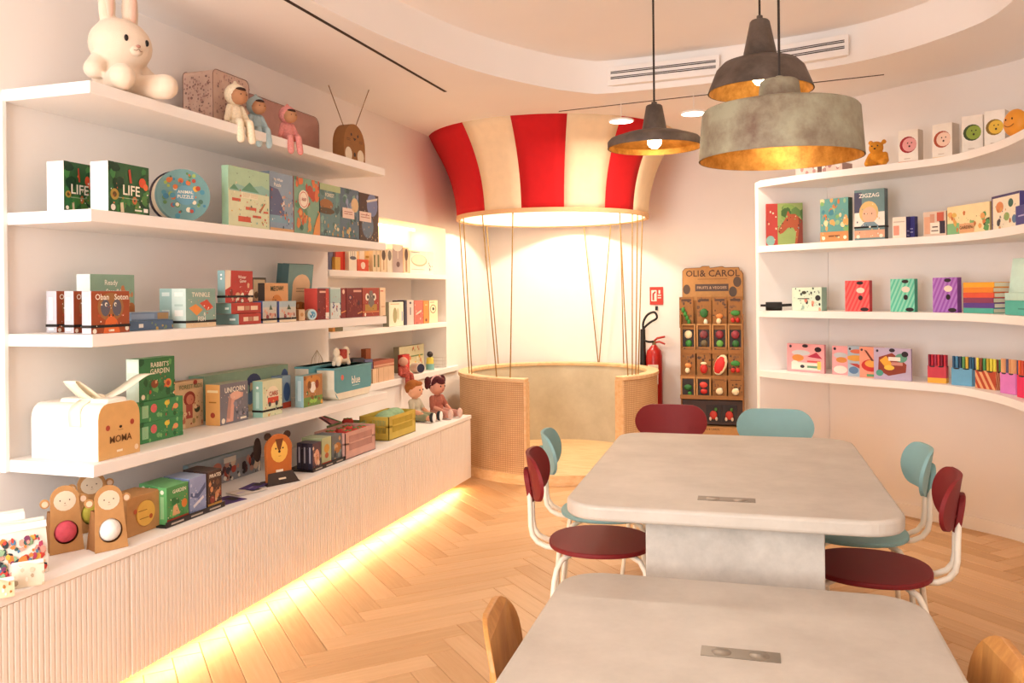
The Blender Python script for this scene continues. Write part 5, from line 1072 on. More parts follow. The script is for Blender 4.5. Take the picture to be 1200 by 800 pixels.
# card animal packs with a ball behind a round window
def monkey(label, px, X, hpx, wpx, ball, yaw):
    q, k = at_left(Z0, X, px); h, w = hpx * k, wpx * k; d = w * .66
    r = thing('animal_ball_pack', label, 'toy pack', (q.x, q.y, Z0 + .001), math.radians(yaw), 'card animal packs with balls')
    out = [(-w / 2, 0), (w / 2, 0), (w / 2 * .86, h * .62)] + [(w / 2 * .86 * math.cos(t), h - w * .43 + w * .43 * math.sin(t)) for t in [math.pi * (i + 1) / 13 for i in range(12)]] + [(-w / 2 * .86, h * .62)]
    hz, hr = h * .3, w * .36; t_ = .003; lean = lambda v: -d / 2 * (1 - .8 * v / h)
    # front with a round hole: ring strip between outline and window
    hole = circ(0, hz, hr, n=len(out) * 2)
    def outl(th):
        best = 0; dx_, dz_ = math.cos(th), math.sin(th)
        for a, c in zip(out, out[1:] + out[:1]):
            ax, ay, ex, ey = a[0], a[1] - hz, c[0] - a[0], c[1] - a[1]; den = dx_ * ey - dz_ * ex
            if abs(den) < 1e-12: continue
            t = (ax * ey - ay * ex) / den; u = (ax * dz_ - ay * dx_) / den
            if t > 0 and -1e-6 <= u <= 1 + 1e-6: best = max(best, t)
        return (best * dx_, hz + best * dz_)
    ths = sorted([2 * math.pi * i / 48 for i in range(48)] + [math.atan2(v - hz, u) % (2 * math.pi) for u, v in out]); mb = MB()
    for th in ths:
        a = outl(th); c = (hr * math.cos(th), hz + hr * math.sin(th))
        mb.add([(a[0], lean(a[1]), a[1]), (c[0], lean(c[1]), c[1]), (c[0], lean(c[1]) + t_, c[1]), (a[0], lean(a[1]) + t_, a[1])])
    n = len(ths)
    for i in range(n):
        a, c = 4 * i, 4 * ((i + 1) % n)
        for j in range(4): mb.face((a + j, c + j, c + (j + 1) % 4, a + (j + 1) % 4))
    mb.build('front_card', KRAFT, r)
    mb = MB(); mb.prism([(-d / 2 + .004, .0), (d / 2, 0), (d * .1, h * .62), (-d * .18, h * .62)], -w / 2 * .9, -w / 2 * .9 + t_, fn=lambda u, v, t: (t, u, v)); mb.prism([(-d / 2 + .004, .0), (d / 2, 0), (d * .1, h * .62), (-d * .18, h * .62)], w / 2 * .9 - t_, w / 2 * .9, fn=lambda u, v, t: (t, u, v)); mb.prism([(-w / 2, 0), (w / 2, 0), (w / 2 * .86, h * .62), (-w / 2 * .86, h * .62)], 0, t_, fn=lambda u, v, t: (u, d / 2 * (1 - .8 * v / h) - t, v)); mb.build('box_shell', KRAFT2, r)
    f3 = lambda u, v, e: (-w / 2 + u, lean(v) - e - .0006, v)
    for s in (-1, 1):
        mb = MB(); mb.prism(circ(s * w * .56, h * .76, w * .14, h * .07), 0, .003, fn=lambda u, v, t: (u, lean(v) + .004 + t + .05 * abs(u), v)); er = mb.build('ear', KRAFT, r)
        mb = MB(); mb.prism(circ(s * w * .56, h * .755, w * .09, h * .045), 0, .0015, fn=lambda u, v, t: (u, lean(v) + .0035 - t + .05 * abs(u), v)); mb.build('inner_ear', P('e2c4a8'), er)
    art_mesh(r, [('e', .5, .77, .33, .15, 'dccbb2'), ('e', .36, .78, .022, .011, '4a3020'), ('e', .64, .78, .022, .011, '4a3020'), ('e', .5, .735, .02, .009, '8a6a52'), ('r', .46, .7, .54, .704, '6a4a32')], f3, w, h, 'face_print')
    MB().ell((0, lean(hz) + hr * .45, hz), hr * .97, 24).build('ball', M('ball_' + ball, '#' + ball, rough=.6, var=.06, scale=60, bump=.4, bscale=250), r, smooth=True)
monkey('card animal pack with a yellow ball, behind the others', 106, -2.65, 68, 38, 'c9c04a', 66)
monkey('card animal pack with a pink ball', 75, -2.53, 76, 37, 'd9566a', 62)
monkey('card animal pack with a white ball, in front', 126, -2.40, 74, 38, 'eeeae4', 66)
# card cube with round window
q = onx(-2.42 + DXC, Z0, 149); w = slide(q, (0, 1), 190); h = rise(q, 586); d = .13
r = thing('window_box', 'brown card cube with a yellow toy in its round window', 'toy pack', (-2.42 + DXC - d / 2, q.y + w / 2, Z0 + .001), math.radians(90))
MB().box(-w / 2, -d / 2 + .003, 0, w / 2, d / 2, h).build('carton', KRAFT, r, bevel=.002)
mb = MB(); fr = rrect(w, h, .004, 3, 0, h / 2); hr = h * .36; N = 48
for i in range(N):
    t = 2 * math.pi * i / N; c, s = math.cos(t), math.sin(t); m = min(w / 2 / max(abs(c), 1e-6), h / 2 / max(abs(s), 1e-6))
    mb.add([(m * c, -d / 2, h / 2 + m * s), (hr * c, -d / 2, h / 2 + hr * s), (hr * c, -d / 2 + .0029, h / 2 + hr * s), (m * c, -d / 2 + .0029, h / 2 + m * s)])
for i in range(N):
    a, c = 4 * i, 4 * ((i + 1) % N)
    for j in range(4): mb.face((a + j, c + j, c + (j + 1) % 4, a + (j + 1) % 4))
mb.build('window_front', KRAFT, r)
o = disc(MB(), hr * .93, -d / 2 - .002, -d / 2 + .0029, n=32).build('toy_disc', P('e3b455'), r, smooth=True, auto=40); o.location = (0.004, 0, h / 2)
art_mesh(r, [('e', .22, .62, .05, None, 'b5552f'), ('e', .66, .38, .05, None, 'b5552f'), ('r', .3, .58, .55, .6, '8a5a24'), ('r', .34, .37, .6, .39, '8a5a24')], lambda u, v, e: (-w / 2 + u, -d / 2 - .002 - e, v), w, h, 'toy_print')
# trays of card games
def tray(label, X, p0, p1, d):
    X += DXC; q = onx(X, Z0, p0); w = slide(q, (0, 1), p1)
    r = thing('display_tray', label, 'tray', (X - d / 2, q.y + w / 2, Z0 + .0006), math.pi / 2, 'black trays for card games')
    b = MB(); b.box(-w / 2, -d / 2, 0, w / 2, d / 2, .006); b.build('tray_base', P('2a211f'), r)
    b = MB(); b.box(-w / 2, -d / 2 - .003, 0, w / 2, -d / 2, .022); tl_ = b.build('front_lip', P('2a211f'), r)
    art_mesh(r, [('r', .08, .3, .28, .6, 'b5a596'), ('r', .4, .3, .6, .6, 'b5a596'), ('r', .72, .3, .92, .6, 'b5a596')], lambda u, v, e: (-w / 2 + u, -d / 2 - .003 - e, v), w, .022, 'tray_print')
tray('black tray holding green, blue and brown card games', -2.375, 194, 263, .215)
RB_ = [('r', 0, 0, 1, .13, 'a8402f'), ('r', .1, .04, .3, .08, 'e6d2b5')]
GREENA = [('b', 8, 3, ['3f8a4a', '6aab5c', '2f6f3f'], .08, .16), ('p', [(.25, .2), (.6, .2), (.45, .5), (.3, .45)], 'd9a878'), ('e', .8, .45, .13, .12, 'cf7a35'), ('t', 'GARDEN', .55, .85, .1, 'f2ecd2', .75)] + RB_
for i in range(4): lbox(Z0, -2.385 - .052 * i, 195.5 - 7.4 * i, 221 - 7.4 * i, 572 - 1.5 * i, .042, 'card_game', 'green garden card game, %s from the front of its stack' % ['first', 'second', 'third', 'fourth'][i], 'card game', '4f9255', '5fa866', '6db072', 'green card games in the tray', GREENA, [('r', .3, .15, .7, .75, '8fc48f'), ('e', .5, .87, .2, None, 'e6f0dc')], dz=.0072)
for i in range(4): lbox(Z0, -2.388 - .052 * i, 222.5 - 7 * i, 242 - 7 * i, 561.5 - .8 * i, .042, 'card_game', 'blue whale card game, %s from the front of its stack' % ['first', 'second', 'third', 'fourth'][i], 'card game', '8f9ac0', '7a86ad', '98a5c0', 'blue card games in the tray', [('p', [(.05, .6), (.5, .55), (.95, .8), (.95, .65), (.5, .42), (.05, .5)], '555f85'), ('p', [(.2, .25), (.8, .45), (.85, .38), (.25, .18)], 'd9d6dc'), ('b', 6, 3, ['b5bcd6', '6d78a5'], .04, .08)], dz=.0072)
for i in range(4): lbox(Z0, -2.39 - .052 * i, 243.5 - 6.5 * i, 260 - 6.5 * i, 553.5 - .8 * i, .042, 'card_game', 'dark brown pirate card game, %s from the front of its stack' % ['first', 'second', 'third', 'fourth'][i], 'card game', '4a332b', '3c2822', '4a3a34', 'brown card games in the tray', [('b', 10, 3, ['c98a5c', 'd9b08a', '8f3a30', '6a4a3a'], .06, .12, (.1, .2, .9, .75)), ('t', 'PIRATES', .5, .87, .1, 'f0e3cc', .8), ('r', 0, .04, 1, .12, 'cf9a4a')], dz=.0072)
r, w, d, h = lbox(Z0, -2.66, 221, 306, 546, .03, 'panorama_box', 'long narrow puzzle box with a parade of figures standing behind the card games', 'puzzle box', '8c8f94', '7f9aa5', '8fa3a8', None, [('r', 0, .75, 1, 1, '8a98a0'), ('b', 34, 3, ['5a2f30', '3a2a30', 'a8453a', 'd9c4ac', 'b98a7a', '4a4a52'], .1, .2, (.3, .2, .98, .7)), ('e', .36, .6, .06, .2, 'b5705f'), ('r', .45, .7, .62, .9, 'd9d2c4'), ('b', 14, 9, ['e6ddd0', '2f2a2c'], .05, .1, (.4, .05, .98, .25))])
# flyers
for i, (px, X_, wpx, dep, yaw, cf, lab, dz) in enumerate(((272, -2.40, 42, .12, 78, '4a3570', 'purple flyer lying nearest the brown card games', 0), (296, -2.41, 50, .10, 74, 'd9cfc4', 'pale flyer lying between the purple ones', .003), (304, -2.43, 42, .08, 96, '54407c', 'purple flyer lying in front of the lion display', .006))):
    q, k = at_left(Z0, X_, px); r = thing('flyer', lab, 'flyer', (q.x - .03, q.y, Z0 + .001 + dz), math.radians(yaw), 'flyers on the worktop'); carton(r, wpx * k * .8, dep, .0022, cf, bevel=.0005, pname='flyer_card', tart=[('r', .55, .2, .9, .7, '3a3530'), ('r', .1, .4, .4, .5, 'b5a5c4')])
# lion display
q, k = at_left(Z0, -2.42, 325); r = thing('lion_display', 'orange card lion standing on a dark base', 'display', (q.x, q.y, Z0 + .001), math.radians(66)); s = k
MB().prism([(-22 * s, -.055), (22 * s, -.055), (15 * s, .05), (-15 * s, .05)], 0, .004).build('base_card', P('33241e'), r)
mb = MB(); mb.prism([(-21 * s, 0), (21 * s, 0), (16 * s, 12 * s), (-16 * s, 12 * s)], 0, .003, fn=lambda u, v, t: (u, -.05 + v * .5 - t, .004 + v)); mb.build('base_front', P('33241e'), r)
art_mesh(r, [('r', .35, .35, .65, .5, 'd9c4a8')], lambda u, v, e: (-16 * s + u, -.0535 + v * .5 - e, .004 + v), 32 * s, 12 * s, 'base_print')
lo = [(-16 * s, 0), (16 * s, 0), (17 * s, 30 * s)] + [(17.5 * s * math.cos(t), (38 + 17 * math.sin(t)) * s) for t in [math.pi * (i + .5) / 14 for i in range(14)]] + [(-17 * s, 30 * s)]
MB().prism(lo, 0, .02, fn=lambda u, v, t: (u, -.02 + t, v + .008)).build('lion_card', P('b5622a'), r, bevel=.002)
for sx in (-1, 1): MB().prism(circ(sx * 13 * s, 55 * s, 4.5 * s), 0, .006, fn=lambda u, v, t: (u, -.008 + t, v)).build('ear', P('3a2418'), r)
MB().prism(circ(-21 * s, 40 * s, 5 * s, 14 * s), 0, .004, fn=lambda u, v, t: (u, .03 + t, v)).build('tail', P('2f201a'), r)
art_mesh(r, [('e', .5, .64, .33, .24, 'e3b052'), ('p', [(.34, .9), (.66, .9), (.56, .68), (.5, .64), (.44, .68)], '6a3a1c'), ('e', .36, .7, .03, .02, '2a1a10'), ('e', .64, .7, .03, .02, '2a1a10'), ('e', .5, .63, .05, .028, '2a1a10'), ('r', .46, .53, .56, .54, '8a5a24'), ('r', .36, .2, .64, .25, 'f0ddc4'), ('r', .36, .13, .64, .18, 'f0ddc4')], lambda u, v, e: (-17 * s + u, -.02 - e, .008 + v), 34 * s, 55 * s, 'lion_print')
tray('black tray holding three dark and two pale card games', -2.375, 366, 404, .16)
for i in range(3): lbox(Z0, -2.382 - .034 * i, 366.5 - 6.3 * i, 376.5 - 6.3 * i, 520 - .4 * i, .03, 'card_game', 'dark storybook card game, %s from the front of its stack' % ['first', 'second', 'third'][i], 'card game', '5a4048', '2f2838', '4a4450', 'dark card games in the tray', [('e', .5, .45, .3, .3, 'd9a085'), ('b', 8, 3, ['e6c4a4', '8f5a4a', '3a3040', 'c98a5c'], .06, .12), ('r', 0, 0, 1, .1, 'a8402f')], [('r', .35, .25, .65, .85, 'a8a5b0')], dz=.0072)
lbox(Z0, -2.385, 377.5, 388.5, 514, .12, 'card_game', 'pale green card game in the second tray', 'card game', 'b5bd92', 'a3ad84', 'a8b294', None, [('e', .5, .6, .28, .16, 'cf9a45'), ('e', .5, .35, .2, .1, 'b5603f'), ('r', 0, 0, 1, .12, 'b5402f')], dz=.0072)
lbox(Z0, -2.388, 389.2, 401, 511, .12, 'card_game', 'grey animal card game at the end of the second tray', 'card game', '6d7276', '5f6568', '6f767a', None, [('e', .55, .5, .35, .2, 'b5783c'), ('b', 10, 3, ['8a9a94', '4a5054', 'cfa87a'], .06, .12), ('r', 0, 0, 1, .1, '2f3034')], dz=.0072)
# crates
def crate(label, X, p0, p1, top, d, col, yaw=0):
    q = onx(X + DXC, Z0, p0); th = math.pi / 2 + math.radians(yaw); dx = Vector((math.cos(th), math.sin(th), 0)); dy = Vector((-math.sin(th), math.cos(th), 0))
    w = slide(q, dx, p1); h = rise(q, top); c = q + dx * w / 2 + dy * d / 2; m = M('crate_' + col, '#' + col, rough=.5)
    r = thing('folding_crate', label, 'crate', (c.x, c.y, Z0 + .001), th, 'small plastic crates'); t = .004
    MB().box(-w / 2, -d / 2, 0, w / 2, d / 2, t).build('crate_base', m, r)
    def side(L, fn):
        b = MB(); n = max(6, int(L / .011)); e = L * .12
        def bar(u0, v0, u1, v1): b.prism([(u0, v0), (u1, v0), (u1, v1), (u0, v1)], 0, t, fn=fn)
        bar(0, 0, L, h * .3); bar(0, h * .55, L, h * .6); bar(0, h * .85, L, h); bar(0, h * .3, e, h * .85); bar(L - e, h * .3, L, h * .85)
        for i in range(n + 1):
            u = e + (L - 2 * e) * i / n; bar(u - .0016, h * .3, u + .0016, h * .55); bar(u - .0016, h * .6, u + .0016, h * .85)
        b.build('crate_side', m, r)
    side(w, lambda u, v, k_: (-w / 2 + u, -d / 2 + k_, v)); side(w, lambda u, v, k_: (-w / 2 + u, d / 2 - t + k_, v)); side(d, lambda u, v, k_: (-w / 2 + k_, -d / 2 + u, v)); side(d, lambda u, v, k_: (w / 2 - t + k_, -d / 2 + u, v))
    return c, w, h, th
cp_, wp_, hp_, _ = crate('pink slotted plastic crate of red soft fruit', -2.37, 405, 440, 508, .19, 'd3a396')
cg_, wg_, hg_, _ = crate('green slotted plastic crate behind the pink one', -2.57, 406, 430, 500, .13, '8a9c6c')
cy_, wy_, hy_, _ = crate('yellow slotted plastic crate beside the boy doll', -2.41, 456, 487, 489, .20, 'cdb24c')
SR = M('fruit_red', '#c9463c', rough=.85, var=.12, scale=90); SG = M('fruit_green', '#5d8a4c', rough=.85)
def berry(label, c, dx, dy, z, s):
    r = thing('soft_strawberry', label, 'soft toy', (c.x + dx, c.y + dy, z), random.Random(label).uniform(0, 6), 'soft red strawberries')
    b = MB(); b.lathe([(0, 0), (.3 * s, .06 * s), (.62 * s, .5 * s), (.7 * s, .9 * s), (.5 * s, 1.2 * s), (0, 1.25 * s)], 16); b.build('fruit', SR, r, smooth=True)
    for i in range(5):
        t = 2 * math.pi * i / 5; MB().ell((.3 * s * math.cos(t), .3 * s * math.sin(t), 1.22 * s), (.3 * s, .13 * s, .05 * s), 8, rot=Matrix.Rotation(t, 3, 'Z')).build('leaf', SG, r, smooth=True)
zc_ = Z0 + hp_ * .55
for i, (a_, c_) in enumerate(((-.045, -.09), (.04, -.05), (-.035, .01), (.045, .045), (-.045, .1), (.035, .12))): berry('red soft strawberry in the pink crate, %s from the near end' % Lw[i], cp_, a_, c_, zc_, .05)
berry('red soft strawberry inside the green crate', cg_, .0, -.01, Z0 + .006, .055)
berry('red soft strawberry on top of the green crate heap', cg_, .005, .0, Z0 + .006 + .078, .05)
r = thing('folded_cloth', 'pale green folded cloth in the yellow crate', 'cloth', (cy_.x, cy_.y, Z0 + .0055), math.pi / 2)
b = MB(); b.ell((0, 0, hy_ * .55), (wy_ * .44, .085, hy_ * .54), 18); b.ell((wy_ * .1, -.02, hy_ * .8), (wy_ * .3, .06, hy_ * .35), 14); b.build('cloth_heap', M('cloth_green', '#93b58f', rough=.95, var=.1, scale=40), r, remesh=.005)
# leaning kite
q = pix(372, 489, X=-2.70); f_ = pix(412, 512, X=-2.64); r = thing('folded_kite', 'red and pink folded kite leaning behind the pink crate', 'kite', (f_.x, f_.y, Z0 + .002))
a_ = Vector((q.x - f_.x, q.y - f_.y, q.z - Z0)); 
mb = MB(); u_ = Vector((0, .075, 0)); pts = [Vector((0, -.05, .0)), Vector((0, .17, .0)), a_ + Vector((0, .04, 0)), a_]; nrm = Vector((.012, 0, .004)); n = mb.add(pts + [p + nrm for p in pts])
for f in ((0, 1, 2, 3), (7, 6, 5, 4), (0, 4, 5, 1), (1, 5, 6, 2), (2, 6, 7, 3), (3, 7, 4, 0)): mb.face(f)
mb.build('kite_sail', P('b5545c'), r); MB().tube([pts[0] + nrm, pts[3] + nrm], .004, 6).build('kite_edge', P('5a2a34'), r); MB().tube([pts[1] + nrm, pts[2] + nrm], .004, 6).build('kite_edge', P('4f8a5c'), r)
# dolls
def doll(name, label, px, X, hpx, yaw, skin, hairm, top, trous, girl):
    q, k = at_left(Z0, X, px); s = hpx * k / .40
    S = lambda *p: tuple(v * s for v in p)
    r = thing(name, label, 'doll', (q.x, q.y, Z0 + .001), math.radians(yaw), 'sitting dolls on the worktop')
    b = MB(); b.ell(S(0, 0, .07), S(.07, .058, .07), 16); b.ell(S(0, 0, .15), S(.062, .048, .075), 16); b.limb(S(0, 0, .2), S(0, 0, .24), .026 * s, .026 * s); b.ell(S(0, -.006, .305), S(.083, .08, .085), 20); b.ell(S(0, -.085, .29), S(.012, .012, .01), 8)
    for x in (-1, 1):
        b.limb(S(x * .065, 0, .19), S(x * .1, -.03, .11), .026 * s, .022 * s); b.limb(S(x * .1, -.03, .11), S(x * .07, -.1, .085), .022 * s, .019 * s); b.ell(S(x * .066, -.118, .083), S(.018, .022, .014), 10)
        b.limb(S(x * .045, -.02, .045), S(x * .06, -.13, .045), .04 * s, .034 * s); b.limb(S(x * .06, -.13, .045), S(x * .068, -.215, .036), .034 * s, .026 * s); b.ell(S(x * .07, -.235, .05), S(.026, .026, .044), 12); b.ell(S(x * .083, -.004, .3), S(.012, .014, .02), 8)
    b.build('doll_body', skin, r, remesh=.0045)
    b = MB(); b.ell(S(0, 0, .148), S(.068, .054, .08), 16); b.ell(S(0, 0, .08), S(.076, .063, .06), 16)
    for x in (-1, 1): b.limb(S(x * .065, 0, .19), S(x * .1, -.03, .112), .032 * s, .029 * s)
    b.build('top', top, r, remesh=.0045)
    b = MB(); b.ell(S(0, 0, .06), S(.079, .066, .058), 16)
    for x in (-1, 1): b.limb(S(x * .045, -.02, .047), S(x * .062, -.165 if not girl else -.19, .043), .045 * s, .038 * s)
    b.build('trousers', trous, r, remesh=.0045)
    for x in (-1, 1):
        b = MB(); b.ell(S(x * .07, -.238, .05), S(.031, .03, .049), 12); b.build('shoe', P('2a2830') if not girl else P('d9b5a5'), r, smooth=True)
        if not girl: MB().ell(S(x * .07, -.262, .05), S(.029, .014, .047), 12).build('shoe_sole', P('efe9e0'), r, smooth=True)
        MB().ell(S(x * .03, -.081, .31), S(.008, .005, .01), 8).build('eye', BLACK, r, smooth=True)
    MB().ell(S(0, -.083, .268), S(.014, .005, .004), 8).build('mouth', P('b0605a'), r, smooth=True)
    b = MB(); b.ell(S(0, .014, .33), S(.09, .086, .078), 18); b.ell(S(0, -.05, .37), S(.055, .035, .026), 12)
    if girl:
        for x in (-1, 1): b.ell(S(x * .11, .02, .36), S(.035, .035, .05), 14); b.ell(S(x * .122, .02, .32), S(.024, .025, .04), 12)
        b.ell(S(0, -.06, .345), S(.05, .03, .03), 12)
    b.build('hair', hairm, r, remesh=.005)
    if girl: MB().tube([S(.093 * math.cos(t), .0, .325 + .085 * math.sin(t)) for t in [math.pi * i / 12 for i in range(13)]], .008 * s, 8).build('hair_band', P('d9a8a5'), r, smooth=True)
doll('boy_doll', 'sitting boy doll with ginger hair and dark shoes', 486, -2.61, 47, 84, M('skin_pale', '#e3a988', rough=.6), M('hair_ginger', '#a8642c', rough=.9, var=.1, scale=80), M('shirt_grey', '#c4bda8', rough=.9), M('trousers_sage', '#8f9478', rough=.9), False)
doll('girl_doll', 'sitting girl doll with maroon hair and a rust dress', 512, -2.53, 47, 72, M('skin_tan', '#d09078', rough=.6), M('hair_maroon', '#4f1a1e', rough=.9, var=.1, scale=80), M('dress_rust', '#a5604e', rough=.9, var=.15, scale=90), M('trousers_rose', '#c08a7c', rough=.9, var=.1, scale=90), True)

# ================================================================ right shelves
Y1, Y2, Y3, Y4 = RS
IN = .05
ORG = M('orange_knit', '#d9922c', rough=.95, var=.1, scale=90, bump=.4, bscale=400)
q = onr(Y1, .1, 1029); k = mpp(q); r = thing('plush_lion', 'small orange plush lion on the top right shelf', 'plush toy', (q.x, q.y, Y1 + .001), math.radians(-18)); s = k * 1.12
b = MB(); b.ell((0, 0, 9 * s), (8 * s, 7 * s, 9 * s), 14); b.ell((-1 * s, -3 * s, 20 * s), (7.5 * s, 6.5 * s, 7 * s), 14)
for x in (-1, 1): b.limb((x * 4 * s, -4 * s, 4 * s), (x * 8 * s, -10 * s, 3.5 * s), 4 * s, 3.5 * s); b.limb((x * 7 * s, 0, 13 * s), (x * 9 * s, -5 * s, 6 * s), 3 * s, 3 * s); b.ell((x * 6.5 * s, -2 * s, 26 * s), 2.6 * s, 10)
b.build('plush_body', ORG, r, remesh=.004)
for x in (-1, 1): MB().ell((x * 2.8 * s - s, -9 * s, 21.5 * s), .8 * s, 8).build('eye', BLACK, r)
MB().ell((-1 * s, -9.6 * s, 18.5 * s), (1.2 * s, .8 * s, .9 * s), 8).build('nose', BLACK, r)
gt = 'white toy boxes on the top right shelf'
def toybox(label, p0, p1, top, d, face, dark, strip, ang):
    r, w, d, h = rbox(Y1, IN, p0, p1, top, d, 'toy_box', label, 'toy box', 'f3ece2', 'd9cdc0', 'f3ece2', gt, [('e', .5, .55, .43, None, dark), ('e', .57, .55, .36, None, face), ('e', .48, .6, .035, None, '2a1a14'), ('e', .68, .6, .035, None, '2a1a14'), ('e', .57, .5, .05, .03, '2a1a14'), ('r', 0, 0, 1, .05, strip), ('r', .3, .12, .6, .14, 'c9b9a8')], ang=ang)
toybox('white toy box with a pink rabbit-eared face in a red window', 1053, 1076, 154, .08, 'e3a0a0', '9a1f2a', 'd98a4a', -28)
toybox('white toy box with a pale monkey face in a brown window', 1092, 1116, 147, .09, 'efd0bd', 'a84a2c', 'e6c455', -34)
toybox('white toy box with a green bear face', 1127, 1152, 137, .09, '8fa53a', '3a4a1c', '4f9a6a', -24)
toybox('white toy box with a yellow smiling face', 1154, 1178, 131, .09, 'e3b93a', '8a6a1c', 'e6dccb', -26)
q = onr(Y1, .03, 1190); k = mpp(q); r = thing('orange_toy', 'round orange smiling toy at the right edge of the top shelf', 'toy', (q.x, q.y, Y1 + .001), math.radians(-62)); s = k
MB().ell((0, 0, 16 * s), (16 * s, 9 * s, 16 * s), 24).build('toy_body', M('orange_smooth', '#e3962f', rough=.5), r, smooth=True)
for x in (-1, 1): MB().ell((x * 5 * s, -8.6 * s, 20 * s), (1 * s, .6 * s, 1.5 * s), 8).build('eye', BLACK, r, smooth=True)
MB().tube([(x * s, -(8.9 - .012 * x * x) * s, (11 + .05 * x * x) * s) for x in range(-7, 8)], .4 * s, 5).build('smile', P('8a4a1c'), r)
for i, (px, wd, cf, lab) in enumerate(((945, 26, 'c9b5ad', 'grey folded card set behind the drum pendant'), (975, 24, 'd9b9ad', 'pink folded card set behind the drum pendant'))):
    rbox(Y1, .06, px - wd / 2, px + wd / 2, 195 - 2 * i, .12, 'folded_set', lab, 'card set', cf, 'b59a94', None, 'folded sets on the top right shelf', [('b', 6, i, ['a87a74', 'e0cfc6'], .2, .4)])
# second shelf
g5 = 'games on the second right shelf'
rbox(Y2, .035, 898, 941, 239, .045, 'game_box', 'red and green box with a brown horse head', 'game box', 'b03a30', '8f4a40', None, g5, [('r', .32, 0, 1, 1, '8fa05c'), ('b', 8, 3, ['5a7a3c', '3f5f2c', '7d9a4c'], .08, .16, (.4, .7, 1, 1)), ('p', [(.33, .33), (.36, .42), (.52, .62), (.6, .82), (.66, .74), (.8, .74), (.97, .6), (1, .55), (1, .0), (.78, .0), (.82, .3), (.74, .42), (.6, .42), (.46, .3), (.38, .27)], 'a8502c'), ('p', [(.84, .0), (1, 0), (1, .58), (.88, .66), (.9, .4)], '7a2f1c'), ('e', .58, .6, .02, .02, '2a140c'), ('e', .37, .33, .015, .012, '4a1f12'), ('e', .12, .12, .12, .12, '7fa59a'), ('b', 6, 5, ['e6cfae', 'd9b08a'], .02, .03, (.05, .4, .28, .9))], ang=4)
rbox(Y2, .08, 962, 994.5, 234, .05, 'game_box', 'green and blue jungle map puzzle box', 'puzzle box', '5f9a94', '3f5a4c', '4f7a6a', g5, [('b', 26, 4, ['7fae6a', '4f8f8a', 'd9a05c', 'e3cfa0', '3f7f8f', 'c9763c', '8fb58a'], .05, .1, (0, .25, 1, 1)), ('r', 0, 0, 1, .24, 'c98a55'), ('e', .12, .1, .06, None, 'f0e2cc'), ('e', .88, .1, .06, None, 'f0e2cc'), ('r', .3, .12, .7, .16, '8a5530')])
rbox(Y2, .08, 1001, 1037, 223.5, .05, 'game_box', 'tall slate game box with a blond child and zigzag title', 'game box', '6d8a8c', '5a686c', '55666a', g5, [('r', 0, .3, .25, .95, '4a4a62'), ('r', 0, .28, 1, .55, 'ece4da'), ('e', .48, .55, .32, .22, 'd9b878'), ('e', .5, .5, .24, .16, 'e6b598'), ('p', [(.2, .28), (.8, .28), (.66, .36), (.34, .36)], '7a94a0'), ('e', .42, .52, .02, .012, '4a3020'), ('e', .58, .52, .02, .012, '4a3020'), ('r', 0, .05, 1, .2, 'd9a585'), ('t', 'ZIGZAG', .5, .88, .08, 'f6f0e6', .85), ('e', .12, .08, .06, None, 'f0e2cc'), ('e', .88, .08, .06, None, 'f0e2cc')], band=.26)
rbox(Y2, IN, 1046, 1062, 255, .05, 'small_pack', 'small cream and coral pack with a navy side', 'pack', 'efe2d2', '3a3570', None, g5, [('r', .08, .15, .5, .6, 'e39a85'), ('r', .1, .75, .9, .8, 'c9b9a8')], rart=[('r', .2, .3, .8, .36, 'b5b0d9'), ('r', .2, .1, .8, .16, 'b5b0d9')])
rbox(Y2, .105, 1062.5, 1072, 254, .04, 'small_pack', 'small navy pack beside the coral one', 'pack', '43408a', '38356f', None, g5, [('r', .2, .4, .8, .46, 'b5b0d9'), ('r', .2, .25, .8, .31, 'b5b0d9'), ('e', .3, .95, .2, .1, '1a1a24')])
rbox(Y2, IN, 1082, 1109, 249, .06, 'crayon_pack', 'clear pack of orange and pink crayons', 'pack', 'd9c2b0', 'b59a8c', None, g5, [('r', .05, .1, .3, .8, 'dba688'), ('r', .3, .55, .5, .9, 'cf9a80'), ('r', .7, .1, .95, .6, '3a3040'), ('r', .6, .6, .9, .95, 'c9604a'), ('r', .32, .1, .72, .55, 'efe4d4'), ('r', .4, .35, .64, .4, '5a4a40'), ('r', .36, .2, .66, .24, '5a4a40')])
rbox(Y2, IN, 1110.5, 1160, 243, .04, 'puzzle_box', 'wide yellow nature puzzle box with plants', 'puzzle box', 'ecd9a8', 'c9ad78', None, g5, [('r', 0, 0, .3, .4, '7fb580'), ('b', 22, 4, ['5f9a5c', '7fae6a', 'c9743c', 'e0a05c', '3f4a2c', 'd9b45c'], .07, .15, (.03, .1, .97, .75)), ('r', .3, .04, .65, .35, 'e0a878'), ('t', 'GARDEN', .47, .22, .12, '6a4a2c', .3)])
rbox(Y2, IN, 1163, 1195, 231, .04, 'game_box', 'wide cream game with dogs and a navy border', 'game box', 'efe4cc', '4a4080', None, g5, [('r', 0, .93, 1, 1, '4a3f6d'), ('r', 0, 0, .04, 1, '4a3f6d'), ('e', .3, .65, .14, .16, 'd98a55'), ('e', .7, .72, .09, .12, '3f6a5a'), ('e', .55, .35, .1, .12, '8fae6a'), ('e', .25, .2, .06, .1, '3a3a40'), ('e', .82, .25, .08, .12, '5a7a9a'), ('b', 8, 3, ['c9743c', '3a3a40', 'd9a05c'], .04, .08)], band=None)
rbox(Y2, .03, 1190, 1212, 242, .02, 'small_pack', 'navy pack at the right edge of the second shelf', 'pack', '43408a', '38356f', None, g5, [('r', .15, .45, .8, .52, 'b5b0d9')])
